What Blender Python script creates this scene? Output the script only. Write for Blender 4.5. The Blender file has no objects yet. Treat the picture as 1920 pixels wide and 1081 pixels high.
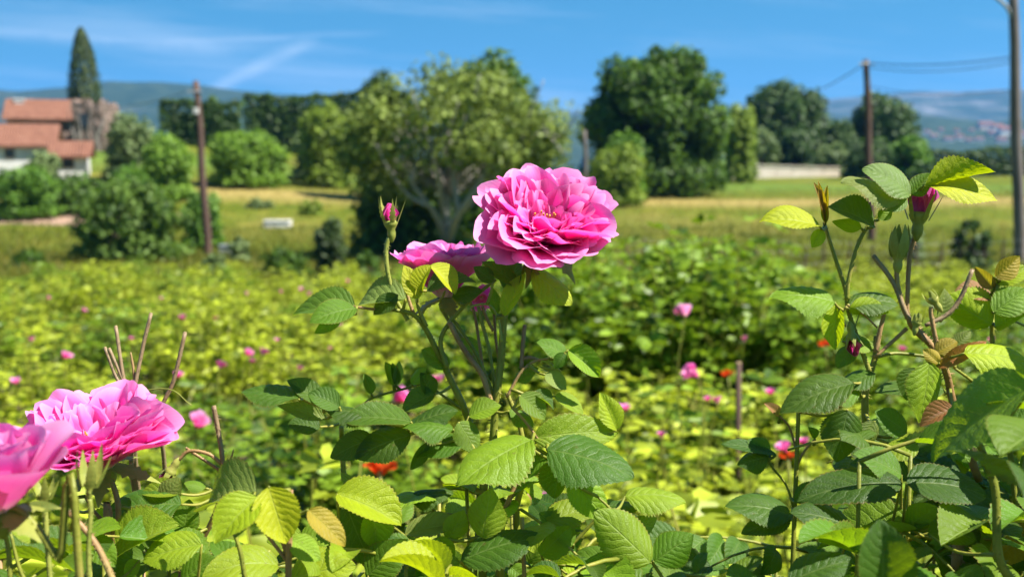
import bpy, math, random
import numpy as np
from mathutils import Vector, Matrix

random.seed(7)
RS = np.random.RandomState(11)
scene = bpy.context.scene
COL = scene.collection

# ------------------------------------------------------------------ camera
CAMZ = 1.30
F = 40.0 / 36.0 * 1920.0            # focal length in photo pixels
PITCH = math.atan(250.0 / F)        # eye level falls at photo row 290
CP, SP = math.cos(PITCH), math.sin(PITCH)
CAM = Vector((0, 0, CAMZ))
FWD = Vector((0, CP, -SP)); UPV = Vector((0, SP, CP)); RGT = Vector((1, 0, 0))
cam_d = bpy.data.cameras.new('camera')
cam_d.lens = 40.0; cam_d.sensor_width = 36.0
cam_d.clip_start = 0.02; cam_d.clip_end = 30000
cam_d.dof.use_dof = True; cam_d.dof.focus_distance = 0.615; cam_d.dof.aperture_fstop = 11.5
cam = bpy.data.objects.new('camera', cam_d)
cam.location = CAM; cam.rotation_euler = (math.pi / 2 - PITCH, 0, 0)
COL.objects.link(cam); scene.camera = cam

# ------------------------------------------------------------------ sky and sun
SUN = Vector((0.55, -0.18, 0.80)).normalized()
SUN_EL = math.asin(SUN.z); SUN_AZ = math.atan2(SUN.x, SUN.y)
world = bpy.data.worlds.new('World'); scene.world = world; world.use_nodes = True
wn, wl = world.node_tree.nodes, world.node_tree.links
wn.clear()
def WN(t, **k):
    n = wn.new(t)
    for a, b in k.items(): setattr(n, a, b)
    return n
def wmath(op, a, b=None, c=None, clamp=False):
    n = WN('ShaderNodeMath', operation=op, use_clamp=clamp)
    for i, v in enumerate((a, b, c)):
        if v is None: continue
        if isinstance(v, (int, float)): n.inputs[i].default_value = v
        else: wl.new(v, n.inputs[i])
    return n.outputs[0]
tc = WN('ShaderNodeTexCoord'); sep = WN('ShaderNodeSeparateXYZ'); wl.new(tc.outputs['Generated'], sep.inputs[0])
sx, sy, sz = sep.outputs
# a clear, dry mountain-air sky: the pale horizon band is thin, so look up the sky a little higher
zz = wmath('ADD', wmath('MULTIPLY', wmath('ABSOLUTE', sz), 0.82), 0.19)
cmb = WN('ShaderNodeCombineXYZ'); wl.new(sx, cmb.inputs[0]); wl.new(sy, cmb.inputs[1]); wl.new(zz, cmb.inputs[2])
nrm = WN('ShaderNodeVectorMath', operation='NORMALIZE'); wl.new(cmb.outputs[0], nrm.inputs[0])
sky = WN('ShaderNodeTexSky', sky_type='NISHITA'); sky.sun_disc = False
sky.sun_elevation = SUN_EL; sky.sun_rotation = SUN_AZ
sky.altitude = 300; sky.air_density = 1.0; sky.dust_density = 0.1; sky.ozone_density = 2.2
wl.new(nrm.outputs[0], sky.inputs[0])
hsv = WN('ShaderNodeHueSaturation'); hsv.inputs['Hue'].default_value = 0.475; hsv.inputs['Saturation'].default_value = 1.40
wl.new(sky.outputs[0], hsv.inputs['Color'])
# thin cirrus streaks and one old contrail, laid out by sky direction
ysafe = wmath('MAXIMUM', wmath('ABSOLUTE', sy), 0.05)
gx = wmath('DIVIDE', sx, ysafe); gz_ = wmath('DIVIDE', sz, ysafe)
cv = WN('ShaderNodeCombineXYZ')
wl.new(wmath('MULTIPLY', gx, 2.2), cv.inputs[0]); wl.new(wmath('MULTIPLY', wmath('ADD', gz_, wmath('MULTIPLY', gx, 0.06)), 26.0), cv.inputs[1])
wl.new(wmath('MULTIPLY', sy, 0.7), cv.inputs[2])
nz = WN('ShaderNodeTexNoise'); nz.inputs['Scale'].default_value = 1.15; nz.inputs['Detail'].default_value = 6; nz.inputs['Roughness'].default_value = 0.62
wl.new(cv.outputs[0], nz.inputs['Vector'])
cir = wmath('MULTIPLY', wmath('SUBTRACT', nz.outputs[0], 0.48, clamp=True), 1.3, clamp=True)
cir = wmath('MULTIPLY', cir, wmath('SUBTRACT', 1.0, wmath('MULTIPLY', gx, 1.2), clamp=True))
def skyxz(px, py):
    d = FWD + RGT * ((px - 960) / F) + UPV * ((540.5 - py) / F)
    return d.x / d.y, d.z / d.y
def contrail(p0, p1, width, amount, seed):
    (x0, z0), (x1, z1) = skyxz(*p0), skyxz(*p1)
    L = math.hypot(x1 - x0, z1 - z0); ux, uz = (x1 - x0) / L, (z1 - z0) / L
    dx = wmath('SUBTRACT', gx, x0); dz = wmath('SUBTRACT', gz_, z0)
    along = wmath('DIVIDE', wmath('ADD', wmath('MULTIPLY', dx, ux), wmath('MULTIPLY', dz, uz)), L)
    across = wmath('SUBTRACT', wmath('MULTIPLY', dx, -uz), wmath('MULTIPLY', dz, -ux))
    n2 = WN('ShaderNodeTexNoise'); n2.inputs['Scale'].default_value = 22; n2.inputs['Detail'].default_value = 4
    c2 = WN('ShaderNodeCombineXYZ'); wl.new(gx, c2.inputs[0]); wl.new(gz_, c2.inputs[1]); c2.inputs[2].default_value = seed
    wl.new(c2.outputs[0], n2.inputs['Vector'])
    wob = wmath('MULTIPLY', wmath('SUBTRACT', n2.outputs[0], 0.5), width * 1.6)
    d = wmath('DIVIDE', wmath('ABSOLUTE', wmath('ADD', across, wob)), width)
    m = wmath('SUBTRACT', 1.0, d, clamp=True)
    m = wmath('MULTIPLY', m, wmath('MULTIPLY', wmath('ADD', along, 0.1), 6.0, clamp=True))
    m = wmath('MULTIPLY', m, wmath('MULTIPLY', wmath('SUBTRACT', 1.05, along), 4.0, clamp=True))
    m = wmath('MULTIPLY', m, wmath('GREATER_THAN', sy, 0.0))
    return wmath('MULTIPLY', m, wmath('MULTIPLY', n2.outputs[0], amount))
tot = wmath('ADD', cir, contrail((385, 172), (590, 78), 0.0085, 0.75, 1.0))
tot = wmath('ADD', tot, contrail((-60, 58), (480, 92), 0.008, 0.6, 4.0))
tot = wmath('ADD', tot, contrail((320, 78), (720, 62), 0.004, 0.35, 9.0), clamp=True)
mixc = WN('ShaderNodeMixRGB'); wl.new(wmath('MULTIPLY', tot, 0.7), mixc.inputs[0]); wl.new(hsv.outputs[0], mixc.inputs[1])
mixc.inputs[2].default_value = (9.5, 10.2, 11, 1)
bg = WN('ShaderNodeBackground'); bg.inputs[1].default_value = 0.050
wl.new(mixc.outputs[0], bg.inputs[0])
wo = WN('ShaderNodeOutputWorld'); wl.new(bg.outputs[0], wo.inputs[0])

sun_d = bpy.data.lights.new('sun', 'SUN'); sun_d.energy = 5.0; sun_d.angle = math.radians(0.53); sun_d.color = (1.0, 0.955, 0.88)
sun = bpy.data.objects.new('sun', sun_d); sun.rotation_euler = (-SUN).to_track_quat('-Z', 'Y').to_euler(); sun.location = (5, 2, 12)
COL.objects.link(sun)

vs = scene.view_settings
vs.view_transform = 'Standard'; vs.look = 'None'; vs.exposure = 1.42; vs.gamma = 1.0; vs.use_curve_mapping = False
scene.render.engine = 'CYCLES'
cy = scene.cycles
cy.use_denoising = True
try: cy.denoiser = 'OPENIMAGEDENOISE'
except Exception: pass
cy.max_bounces = 7; cy.diffuse_bounces = 3; cy.glossy_bounces = 2; cy.transmission_bounces = 5; cy.volume_bounces = 0; cy.transparent_max_bounces = 4
cy.caustics_reflective = False; cy.caustics_refractive = False; cy.sample_clamp_indirect = 8

# ------------------------------------------------------------------ pixel helpers
def P(px, py, d):
    """photo pixel at depth d (metres along the lens axis)"""
    return CAM + d * (FWD + RGT * ((px - 960) / F) + UPV * ((540.5 - py) / F))
def PY(px, py, Y):
    d = FWD + RGT * ((px - 960) / F) + UPV * ((540.5 - py) / F)
    return CAM + d * (Y / d.y)
def proj(p):
    v = Vector(p) - CAM
    d = max(v.dot(FWD), 1e-3)
    return 960 + F * v.dot(RGT) / d, 540.5 - F * v.dot(UPV) / d, d
def mpp(Y): return Y / F

# ------------------------------------------------------------------ terrain
_PY = np.array([-40, 0, 5, 22, 30, 40, 50, 60, 72, 90, 110, 150, 260, 600, 7000.])
_PZ = np.array([1.9, 0, -.40, -1.76, -2.25, -2.75, -2.95, -2.45, -1.45, -.85, -.62, -2.0, -8, -22, -24.])
def sstep(a, b, x): 
    t = np.clip((np.asarray(x, float) - a) / (b - a), 0, 1); return t * t * (3 - 2 * t)
def gz(x, y):
    x = np.asarray(x, float); y = np.asarray(y, float)
    z = np.interp(y, _PY, _PZ)
    z = z + sstep(56, 100, y) * (1 - sstep(160, 400, y)) * sstep(-2, -30, x) * 3.2
    z = z + (0.05 * np.sin(x * 0.31 + y * .17) + 0.06 * np.sin(x * .13 - y * .23 + 1)) * sstep(24, 40, y)
    return z
def gzf(x, y): return float(gz(x, y))
def GPX(px, Y):
    """ground point under photo column px at distance Y"""
    x = 0.0
    for _ in range(4):
        h = gzf(x, Y) - CAMZ
        x = (px - 960) / F * (Y * CP - h * SP)
    return Vector((x, Y, gzf(x, Y)))

# ------------------------------------------------------------------ object helpers
def mesh_np(name, V, Fq, uv=None, smooth=False):
    """V (n,3); Fq list/array of faces (all same length array or list of tuples)"""
    me = bpy.data.meshes.new(name)
    if isinstance(Fq, np.ndarray):
        nf, k = Fq.shape
        me.vertices.add(len(V)); me.vertices.foreach_set('co', np.ascontiguousarray(V, dtype=np.float32).ravel())
        me.loops.add(nf * k); me.loops.foreach_set('vertex_index', Fq.astype(np.int32).ravel())
        me.polygons.add(nf); me.polygons.foreach_set('loop_start', np.arange(0, nf * k, k, dtype=np.int32))
        me.update(calc_edges=True)
    else:
        me.from_pydata([tuple(v) for v in V], [], [tuple(f) for f in Fq]); me.update()
    if uv is not None:
        lay = me.uv_layers.new(name='UVMap')
        idx = np.empty(len(me.loops), dtype=np.int32); me.loops.foreach_get('vertex_index', idx)
        lay.data.foreach_set('uv', np.asarray(uv, dtype=np.float32)[idx].ravel())
    if smooth: me.polygons.foreach_set('use_smooth', np.ones(len(me.polygons), dtype=bool))
    return me
def ob(name, me, mat=None, parent=None, loc=None, color=None):
    o = bpy.data.objects.new(name, me)
    if mat is not None and me is not None and len(me.materials) == 0: me.materials.append(mat)
    COL.objects.link(o)
    if parent is not None: o.parent = parent
    if loc is not None: o.location = loc
    if color is not None: o.color = (*color[:3], 1)
    return o
def tag(o, label=None, cat=None, group=None, kind=None):
    if label: o['label'] = label
    if cat: o['category'] = cat
    if group: o['group'] = group
    if kind: o['kind'] = kind
    return o
def empty(name, loc, label, cat, group=None):
    o = bpy.data.objects.new(name, None); o.empty_display_size = 0.1
    COL.objects.link(o); o.location = loc
    return tag(o, label, cat, group)

class MB:
    def __init__(s): s.V = []; s.Fc = []; s.n = 0
    def add(s, V, Fc):
        s.V.extend([tuple(v) for v in V]); s.Fc.extend([tuple(i + s.n for i in f) for f in Fc]); s.n += len(V)
    def box(s, x0, x1, y0, y1, z0, z1):
        V = [(x, y, z) for z in (z0, z1) for y in (y0, y1) for x in (x0, x1)]
        s.add(V, [(0, 2, 3, 1), (4, 5, 7, 6), (0, 1, 5, 4), (2, 6, 7, 3), (0, 4, 6, 2), (1, 3, 7, 5)])
    def tube(s, pts, rad, n=6, cap=True):
        V, Fc = tube_geo(pts, rad, n, cap); s.add(V, Fc)
    def build(s, name, mat, parent=None, smooth=False, loc=None):
        return ob(name, mesh_np(name, s.V, s.Fc, smooth=smooth), mat, parent, loc)

def tube_geo(pts, rad, n=6, cap=True):
    pts = [Vector(p) for p in pts]
    if not hasattr(rad, '__len__'): rad = [rad] * len(pts)
    V = []; Fc = []
    t0 = (pts[1] - pts[0]).normalized()
    a = t0.cross(Vector((0, 0, 1)))
    if a.length < 0.05: a = t0.cross(Vector((1, 0, 0)))
    a.normalize()
    for i, p in enumerate(pts):
        t = (pts[min(i + 1, len(pts) - 1)] - pts[max(i - 1, 0)])
        if t.length < 1e-9: t = t0.copy()
        t.normalize()
        a = (a - t * a.dot(t))
        if a.length < 1e-6: a = t.orthogonal()
        a.normalize(); b = t.cross(a)
        for k in range(n):
            th = 2 * math.pi * k / n
            V.append(p + (a * math.cos(th) + b * math.sin(th)) * rad[i])
    for i in range(len(pts) - 1):
        for k in range(n):
            Fc.append((i * n + k, i * n + (k + 1) % n, (i + 1) * n + (k + 1) % n, (i + 1) * n + k))
    if cap:
        Fc.append(tuple(range(n - 1, -1, -1))); Fc.append(tuple((len(pts) - 1) * n + k for k in range(n)))
    return V, Fc
def spline(pts, sub=6):
    pts = [Vector(p) for p in pts]
    if len(pts) < 3: 
        return [pts[0].lerp(pts[-1], i / sub) for i in range(sub + 1)]
    out = []
    q = [pts[0] * 2 - pts[1]] + pts + [pts[-1] * 2 - pts[-2]]
    for i in range(1, len(q) - 2):
        p0, p1, p2, p3 = q[i - 1:i + 3]
        for k in range(sub):
            t = k / sub
            out.append(0.5 * ((2 * p1) + (p2 - p0) * t + (2 * p0 - 5 * p1 + 4 * p2 - p3) * t * t + (3 * p1 - p0 - 3 * p2 + p3) * t ** 3))
    out.append(pts[-1]); return out

# ------------------------------------------------------------------ materials
def new_mat(name):
    m = bpy.data.materials.new(name); m.use_nodes = True
    nt = m.node_tree; nt.nodes.clear()
    out = nt.nodes.new('ShaderNodeOutputMaterial')
    return m, nt, out
class NT:
    def __init__(s, nt): s.nt = nt
    def n(s, t, **k):
        x = s.nt.nodes.new(t)
        for a, b in k.items(): setattr(x, a, b)
        return x
    def l(s, a, b): s.nt.links.new(a, b)
    def m(s, op, a, b=None, c=None, clamp=False):
        x = s.n('ShaderNodeMath', operation=op, use_clamp=clamp)
        for i, v in enumerate((a, b, c)):
            if v is None: continue
            if isinstance(v, (int, float)): x.inputs[i].default_value = v
            else: s.l(v, x.inputs[i])
        return x.outputs[0]
    def mix(s, f, a, b, blend='MIX'):
        x = s.n('ShaderNodeMixRGB', blend_type=blend)
        for i, v in enumerate((f, a, b)):
            if isinstance(v, (int, float)): x.inputs[i].default_value = v if i == 0 else (v, v, v, 1)
            elif isinstance(v, tuple): x.inputs[i].default_value = (*v[:3], 1)
            else: s.l(v, x.inputs[i])
        return x.outputs[0]
    def noise(s, scale, detail=4, rough=.55, vec=None, dim='3D'):
        x = s.n('ShaderNodeTexNoise'); x.inputs['Scale'].default_value = scale; x.inputs['Detail'].default_value = detail; x.inputs['Roughness'].default_value = rough
        if vec is not None: s.l(vec, x.inputs['Vector'])
        return x.outputs[0]
    def ramp(s, f, *stops):
        x = s.n('ShaderNodeValToRGB'); cr = x.color_ramp
        while len(cr.elements) < len(stops): cr.elements.new(0.5)
        for e, (p, c) in zip(cr.elements, stops):
            e.position = p; e.color = (*c, 1) if isinstance(c, tuple) else (c, c, c, 1)
        s.l(f, x.inputs[0]); return x.outputs[0]
    def bump(s, h, strength=.3, dist=.01, normal=None):
        x = s.n('ShaderNodeBump'); x.inputs['Strength'].default_value = strength; x.inputs['Distance'].default_value = dist
        s.l(h, x.inputs['Height'])
        if normal is not None: s.l(normal, x.inputs['Normal'])
        return x.outputs[0]
    def bsdf(s, col, rough=.6, spec=.4, normal=None, metal=0.0):
        x = s.n('ShaderNodeBsdfPrincipled')
        if isinstance(col, tuple): x.inputs['Base Color'].default_value = (*col[:3], 1)
        else: s.l(col, x.inputs['Base Color'])
        if isinstance(rough, (int, float)): x.inputs['Roughness'].default_value = rough
        else: s.l(rough, x.inputs['Roughness'])
        x.inputs['Specular IOR Level'].default_value = spec; x.inputs['Metallic'].default_value = metal
        if normal is not None: s.l(normal, x.inputs['Normal'])
        return x.outputs[0]
    def trans(s, col, normal=None):
        x = s.n('ShaderNodeBsdfTranslucent')
        if isinstance(col, tuple): x.inputs[0].default_value = (*col[:3], 1)
        else: s.l(col, x.inputs[0])
        if normal is not None: s.l(normal, x.inputs['Normal'])
        return x.outputs[0]
    def mixs(s, f, a, b):
        x = s.n('ShaderNodeMixShader')
        if isinstance(f, (int, float)): x.inputs[0].default_value = f
        else: s.l(f, x.inputs[0])
        s.l(a, x.inputs[1]); s.l(b, x.inputs[2]); return x.outputs[0]
    def pos(s): return s.n('ShaderNodeNewGeometry').outputs['Position']
    def obj(s): return s.n('ShaderNodeTexCoord').outputs['Object']

def simple_mat(name, c0, c1, scale=6, rough=.7, spec=.3, bump=.2, bd=.01, detail=6, stretch=None):
    m, nt, out = new_mat(name); N = NT(nt)
    v = N.obj()
    if stretch:
        mp = N.n('ShaderNodeMapping'); mp.inputs['Scale'].default_value = stretch; N.l(v, mp.inputs[0]); v = mp.outputs[0]
    f = N.noise(scale, detail, .6, v)
    col = N.ramp(f, (.30, c0), (.70, c1))
    N.l(N.bsdf(col, rough, spec, N.bump(f, bump, bd)), out.inputs[0])
    return m

def foliage_mat(name, c0, c1, tr, tf=.35, scale=1.2, rough=.55, spec=.25):
    """tree and bush foliage: colour varies from clump to clump and from leaf to leaf"""
    m, nt, out = new_mat(name); N = NT(nt)
    p = N.obj()
    f = N.noise(scale, 3, .6, p); g = N.n('ShaderNodeNewGeometry')
    rnd = g.outputs['Random Per Island']
    k = N.m('ADD', N.m('MULTIPLY', f, .7), N.m('MULTIPLY', rnd, .3))
    col = N.ramp(k, (.30, c0), (.68, c1))
    tcol = N.mix(.5, col, tr)
    N.l(N.mixs(tf, N.bsdf(col, rough, spec), N.trans(tcol)), out.inputs[0])
    return m
# ================================================================== SETTING
def ground_mat():
    m, nt, out = new_mat('ground'); N = NT(nt)
    p = N.pos(); sp = N.n('ShaderNodeSeparateXYZ'); N.l(p, sp.inputs[0]); x, y, z = sp.outputs
    big = N.noise(.09, 4, .6, p); mid = N.noise(.7, 5, .65, p); fine = N.noise(9, 6, .7, p); vf = N.noise(60, 4, .7, p)
    soil = N.ramp(fine, (.3, (.075, .047, .028)), (.7, (.19, .13, .08)))
    weeds = N.ramp(vf, (.3, (.045, .075, .014)), (.7, (.13, .17, .035)))
    soil = N.mix(N.m('MULTIPLY', N.m('SUBTRACT', mid, .40, clamp=True), 6, clamp=True), soil, weeds)
    grass = N.ramp(mid, (.25, (.045, .075, .004)), (.5, (.095, .118, .009)), (.75, (.165, .158, .018)))
    dry = N.ramp(fine, (.3, (.22, .165, .045)), (.7, (.32, .25, .085)))
    k = N.m('MULTIPLY', N.m('SUBTRACT', N.m('ADD', N.m('MULTIPLY', big, .75), N.m('MULTIPLY', mid, .25)), .50, clamp=True), 7, clamp=True)
    grass = N.mix(N.m('MULTIPLY', k, .35), grass, dry)
    # mown hay strip left lying along the slope and the bare farm track beyond it
    def band(c, w, sl=0.0):
        yy = N.m('ADD', y, N.m('ADD', N.m('MULTIPLY', x, sl), N.m('MULTIPLY', mid, 1.6)))
        return N.m('SUBTRACT', 1.0, N.m('DIVIDE', N.m('ABSOLUTE', N.m('SUBTRACT', yy, c)), w), clamp=True)
    grass = N.mix(N.m('MULTIPLY', band(71.5, 4.0), 1.1, clamp=True), grass, dry)
    trk = N.m('MULTIPLY', N.m('MULTIPLY', band(61.5, 2.6, .05), 3, clamp=True), N.m('LESS_THAN', x, -18.5))
    grass = N.mix(trk, grass, (.33, .215, .155))
    lush = N.ramp(mid, (.3, (.05, .10, .015)), (.7, (.13, .20, .03)))
    grass = N.mix(N.m('MULTIPLY', band(84, 7), .9, clamp=True), grass, lush)
    edge = N.m('MULTIPLY', N.m('SUBTRACT', N.m('ADD', y, N.m('MULTIPLY', mid, 2)), 23.5, clamp=True), 1.0)
    col = N.mix(edge, soil, grass)
    far = N.ramp(N.noise(.012, 5, .6, p), (.35, (.022, .042, .014)), (.65, (.08, .10, .035)))
    col = N.mix(N.m('DIVIDE', N.m('SUBTRACT', y, 130, clamp=False), 60, clamp=True), col, far)
    N.l(N.bsdf(col, .9, .1, N.bump(N.m('ADD', fine, vf), .6, .03)), out.inputs[0])
    return m
def axis(neg, pos, s0, g):
    v = [0.0]; s = s0
    while v[-1] < pos: v.append(v[-1] + s); s *= g
    w = [0.0]; s = s0
    while w[-1] > -neg: w.append(w[-1] - s); s *= g
    return np.array(sorted(set(w + v)))
gxs = np.clip(axis(5600, 5600, .5, 1.075), -5700, 5700); gys = np.clip(axis(60, 6200, .4, 1.045), -90, 6250)
XX, YY = np.meshgrid(gxs, gys)
ZZ = gz(XX, YY) + RS.normal(0, .012, XX.shape) * (YY < 26) * (YY > -5)
V = np.stack([XX.ravel(), YY.ravel(), ZZ.ravel()], 1)
nx, ny = len(gxs), len(gys)
i0 = (np.arange(ny - 1)[:, None] * nx + np.arange(nx - 1)[None]).ravel()
Fq = np.stack([i0, i0 + 1, i0 + 1 + nx, i0 + nx], 1)
ground = ob('ground', mesh_np('ground', V, Fq, smooth=True), ground_mat()); tag(ground, kind='structure')

# ---------------------------------------------------------------- hills
def vnoise(x, y, seed, octaves=4):
    r = np.random.RandomState(seed); out = np.zeros_like(x); a = 1.0; f = 1.0
    for _ in range(octaves):
        for _k in range(3):
            th = r.rand() * 6.28; ph = r.rand() * 6.28
            out += a / 3 * np.sin((x * np.cos(th) + y * np.sin(th)) * f + ph)
        a *= .55; f *= 2.1
    return out
def hill_mat(name, rocky):
    m, nt, out = new_mat(name); N = NT(nt); p = N.pos()
    f = N.noise(.006, 7, .65, p); g = N.noise(.03, 4, .6, p)
    forest = N.ramp(g, (.35, (.012, .028, .012)), (.65, (.038, .058, .024)))
    rock = N.ramp(g, (.3, (.12, .12, .115)), (.7, (.20, .195, .19)))
    col = N.mix(N.m('MULTIPLY', N.m('SUBTRACT', f, .62 - rocky, clamp=True), 5, clamp=True), forest, rock)
    N.l(N.bsdf(col, .95, .05), out.inputs[0]); return m
def hill(name, Y0, thick, crest, zfoot, amp, seed, mat, n=150, m=26):
    """a long ridge whose skyline runs through the given photo points"""
    pxs = np.array([c[0] for c in crest]); pys = np.array([c[1] for c in crest])
    px = np.linspace(pxs[0], pxs[-1], n); py = np.interp(px, pxs, pys)
    Vv = []
    for j in range(m):
        t = j / (m - 1)
        Y = Y0 - thick * (1 - t / .7) if t < .7 else Y0 + thick * .6 * (t - .7) / .3
        prof = math.sin(min(t / .7, 1) * math.pi / 2) ** 1.25 if t < .7 else math.cos((t - .7) / .3 * math.pi / 2)
        X = (px - 960) / F * Y0 * CP * (Y / Y0)
        top = CAMZ + (290 - py) / F * Y0
        z = zfoot + (top - zfoot) * prof
        z = z + amp * vnoise(X / 260, np.full(n, Y) / 260, seed, 5) * (0.25 + .75 * prof) * (0.35 if abs(t - .7) < .04 else 1)
        Vv.append(np.stack([X, np.full(n, Y), z], 1))
    Vv = np.concatenate(Vv)
    i = (np.arange(m - 1)[:, None] * n + np.arange(n - 1)[None]).ravel()
    o = ob(name, mesh_np(name, Vv, np.stack([i, i + 1, i + 1 + n, i + n], 1), smooth=True), mat)
    return tag(o, kind='structure')
M_HILL = hill_mat('forested_hill', .02); M_ROCK = hill_mat('limestone_ridge', .16)
hill('hill_far_right', 4300, 1500, [(900, 215), (1300, 200), (1500, 190), (1580, 186), (1660, 180), (1720, 177), (1790, 181), (1850, 176), (1940, 168), (2200, 160), (2600, 190)], -24, 22, 3, M_ROCK)
HILLM = hill('hill_middle_right', 2300, 900, [(1100, 262), (1450, 236), (1560, 226), (1700, 214), (1760, 222), (1840, 231), (1950, 226), (2150, 206), (2500, 230)], -24, 9, 8, M_HILL)
hill('hill_far_left', 2600, 1000, [(-700, 215), (-300, 190), (-60, 178), (40, 186), (130, 180), (210, 168), (300, 171), (360, 176), (430, 181), (520, 186), (640, 190), (900, 205), (1250, 250)], -24, 11, 5, M_HILL)

# ---------------------------------------------------------------- haze (the clear but faintly blue air over the valley)
hb = MB(); hb.box(-5900, 5900, -110, 6350, -40, 420)
hm, hnt, hout = new_mat('haze'); HN = NT(hnt)
pv = HN.n('ShaderNodeVolumePrincipled'); pv.inputs['Color'].default_value = (.16, .46, 1.0, 1); pv.inputs['Density'].default_value = 0.00013; pv.inputs['Anisotropy'].default_value = 0.1
HN.l(pv.outputs[0], hout.inputs['Volume'])
tag(hb.build('haze', hm), kind='stuff')

# ---------------------------------------------------------------- trees and shrubs of the valley
def fib(n):
    i = np.arange(n) + .5
    ph = np.arccos(1 - 2 * i / n); th = math.pi * (1 + 5 ** .5) * i
    return np.stack([np.cos(th) * np.sin(ph), np.sin(th) * np.sin(ph), np.cos(ph)], 1)
def leaf_cards(C, Nn, size, rs, asp=.6):
    """one small pointed leaf clump (two triangles bent on a rib) per centre C with rough normal Nn"""
    n = len(C)
    Nn = Nn / (np.linalg.norm(Nn, axis=1, keepdims=True) + 1e-9)
    r = rs.normal(size=(n, 3)); a = np.cross(Nn, r); a /= np.linalg.norm(a, axis=1, keepdims=True) + 1e-9
    b = np.cross(Nn, a)
    s = size * rs.uniform(.6, 1.35, (n, 1))
    p0 = C - a * s * .5; p2 = C + a * s * .5
    dn = Nn * s * .12
    p1 = C + b * s * asp * .5 - dn; p3 = C - b * s * asp * .5 - dn
    V = np.stack([p0, p1, p2, p3], 1).reshape(-1, 3)
    i = np.arange(n) * 4
    Fq = np.concatenate([np.stack([i, i + 1, i + 2], 1), np.stack([i, i + 2, i + 3], 1)], 0)
    order = np.argsort(np.concatenate([np.arange(n) * 2, np.arange(n) * 2 + 1]))
    return V, Fq[order]
def crown_points(lumps, per, rs, inner=.35):
    Cs = []; Ns = []
    for (c, r) in lumps:
        c = np.array(c); r = np.array(r)
        n = int(per * (r[0] * r[2]) ) + 8
        d = rs.normal(size=(n, 3)); d /= np.linalg.norm(d, axis=1, keepdims=True)
        rad = 1 - (rs.rand(n, 1) ** 1.6) * inner * 2
        rad = np.clip(rad, .15, 1) * rs.uniform(.88, 1.12, (n, 1))
        Cs.append(c + d * r * rad); Ns.append(d + rs.normal(size=(n, 3)) * .55 + np.array([0, 0, .35]))
    return np.concatenate(Cs), np.concatenate(Ns)
def sub_lumps(c, r, k, rs, frac=(.26, .42), fill=.72, zmin=-.8):
    out = []
    for d in fib(k * 2):
        if d[2] < zmin or len(out) >= k * 2: continue
        d = d + rs.normal(size=3) * .16; d /= np.linalg.norm(d)
        f = rs.uniform(*frac)
        q = np.array(c) + d * np.array(r) * (fill + rs.uniform(-.14, .10)) * (1 - f * .3)
        rr = np.array(r) * f; rr = rr * .45 + np.mean(rr) * .55
        out.append((q, rr * rs.uniform(.85, 1.15, 3)))
    return out
BARK = simple_mat('bark', (.05, .038, .028), (.14, .11, .085), 9, .9, .1, .8, .02, stretch=(3, 3, .6))
PALE_BARK = simple_mat('pale_bark', (.18, .165, .14), (.40, .37, .32), 5, .85, .15, .7, .02, stretch=(3, 3, .7))
def limb_tube(mb, a, b, r0, r1, rs, n=6, wob=.08):
    a, b = Vector(a), Vector(b); L = (b - a).length
    mid1 = a.lerp(b, .35) + Vector(rs.normal(size=3)) * L * wob + Vector((0, 0, L * .04)); mid2 = a.lerp(b, .7) + Vector(rs.normal(size=3)) * L * wob
    pts = spline([a, mid1, mid2, b], 3); k = len(pts) - 1
    mb.tube(pts, [r0 + (r1 - r0) * i / k for i in range(k + 1)], n)
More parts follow.
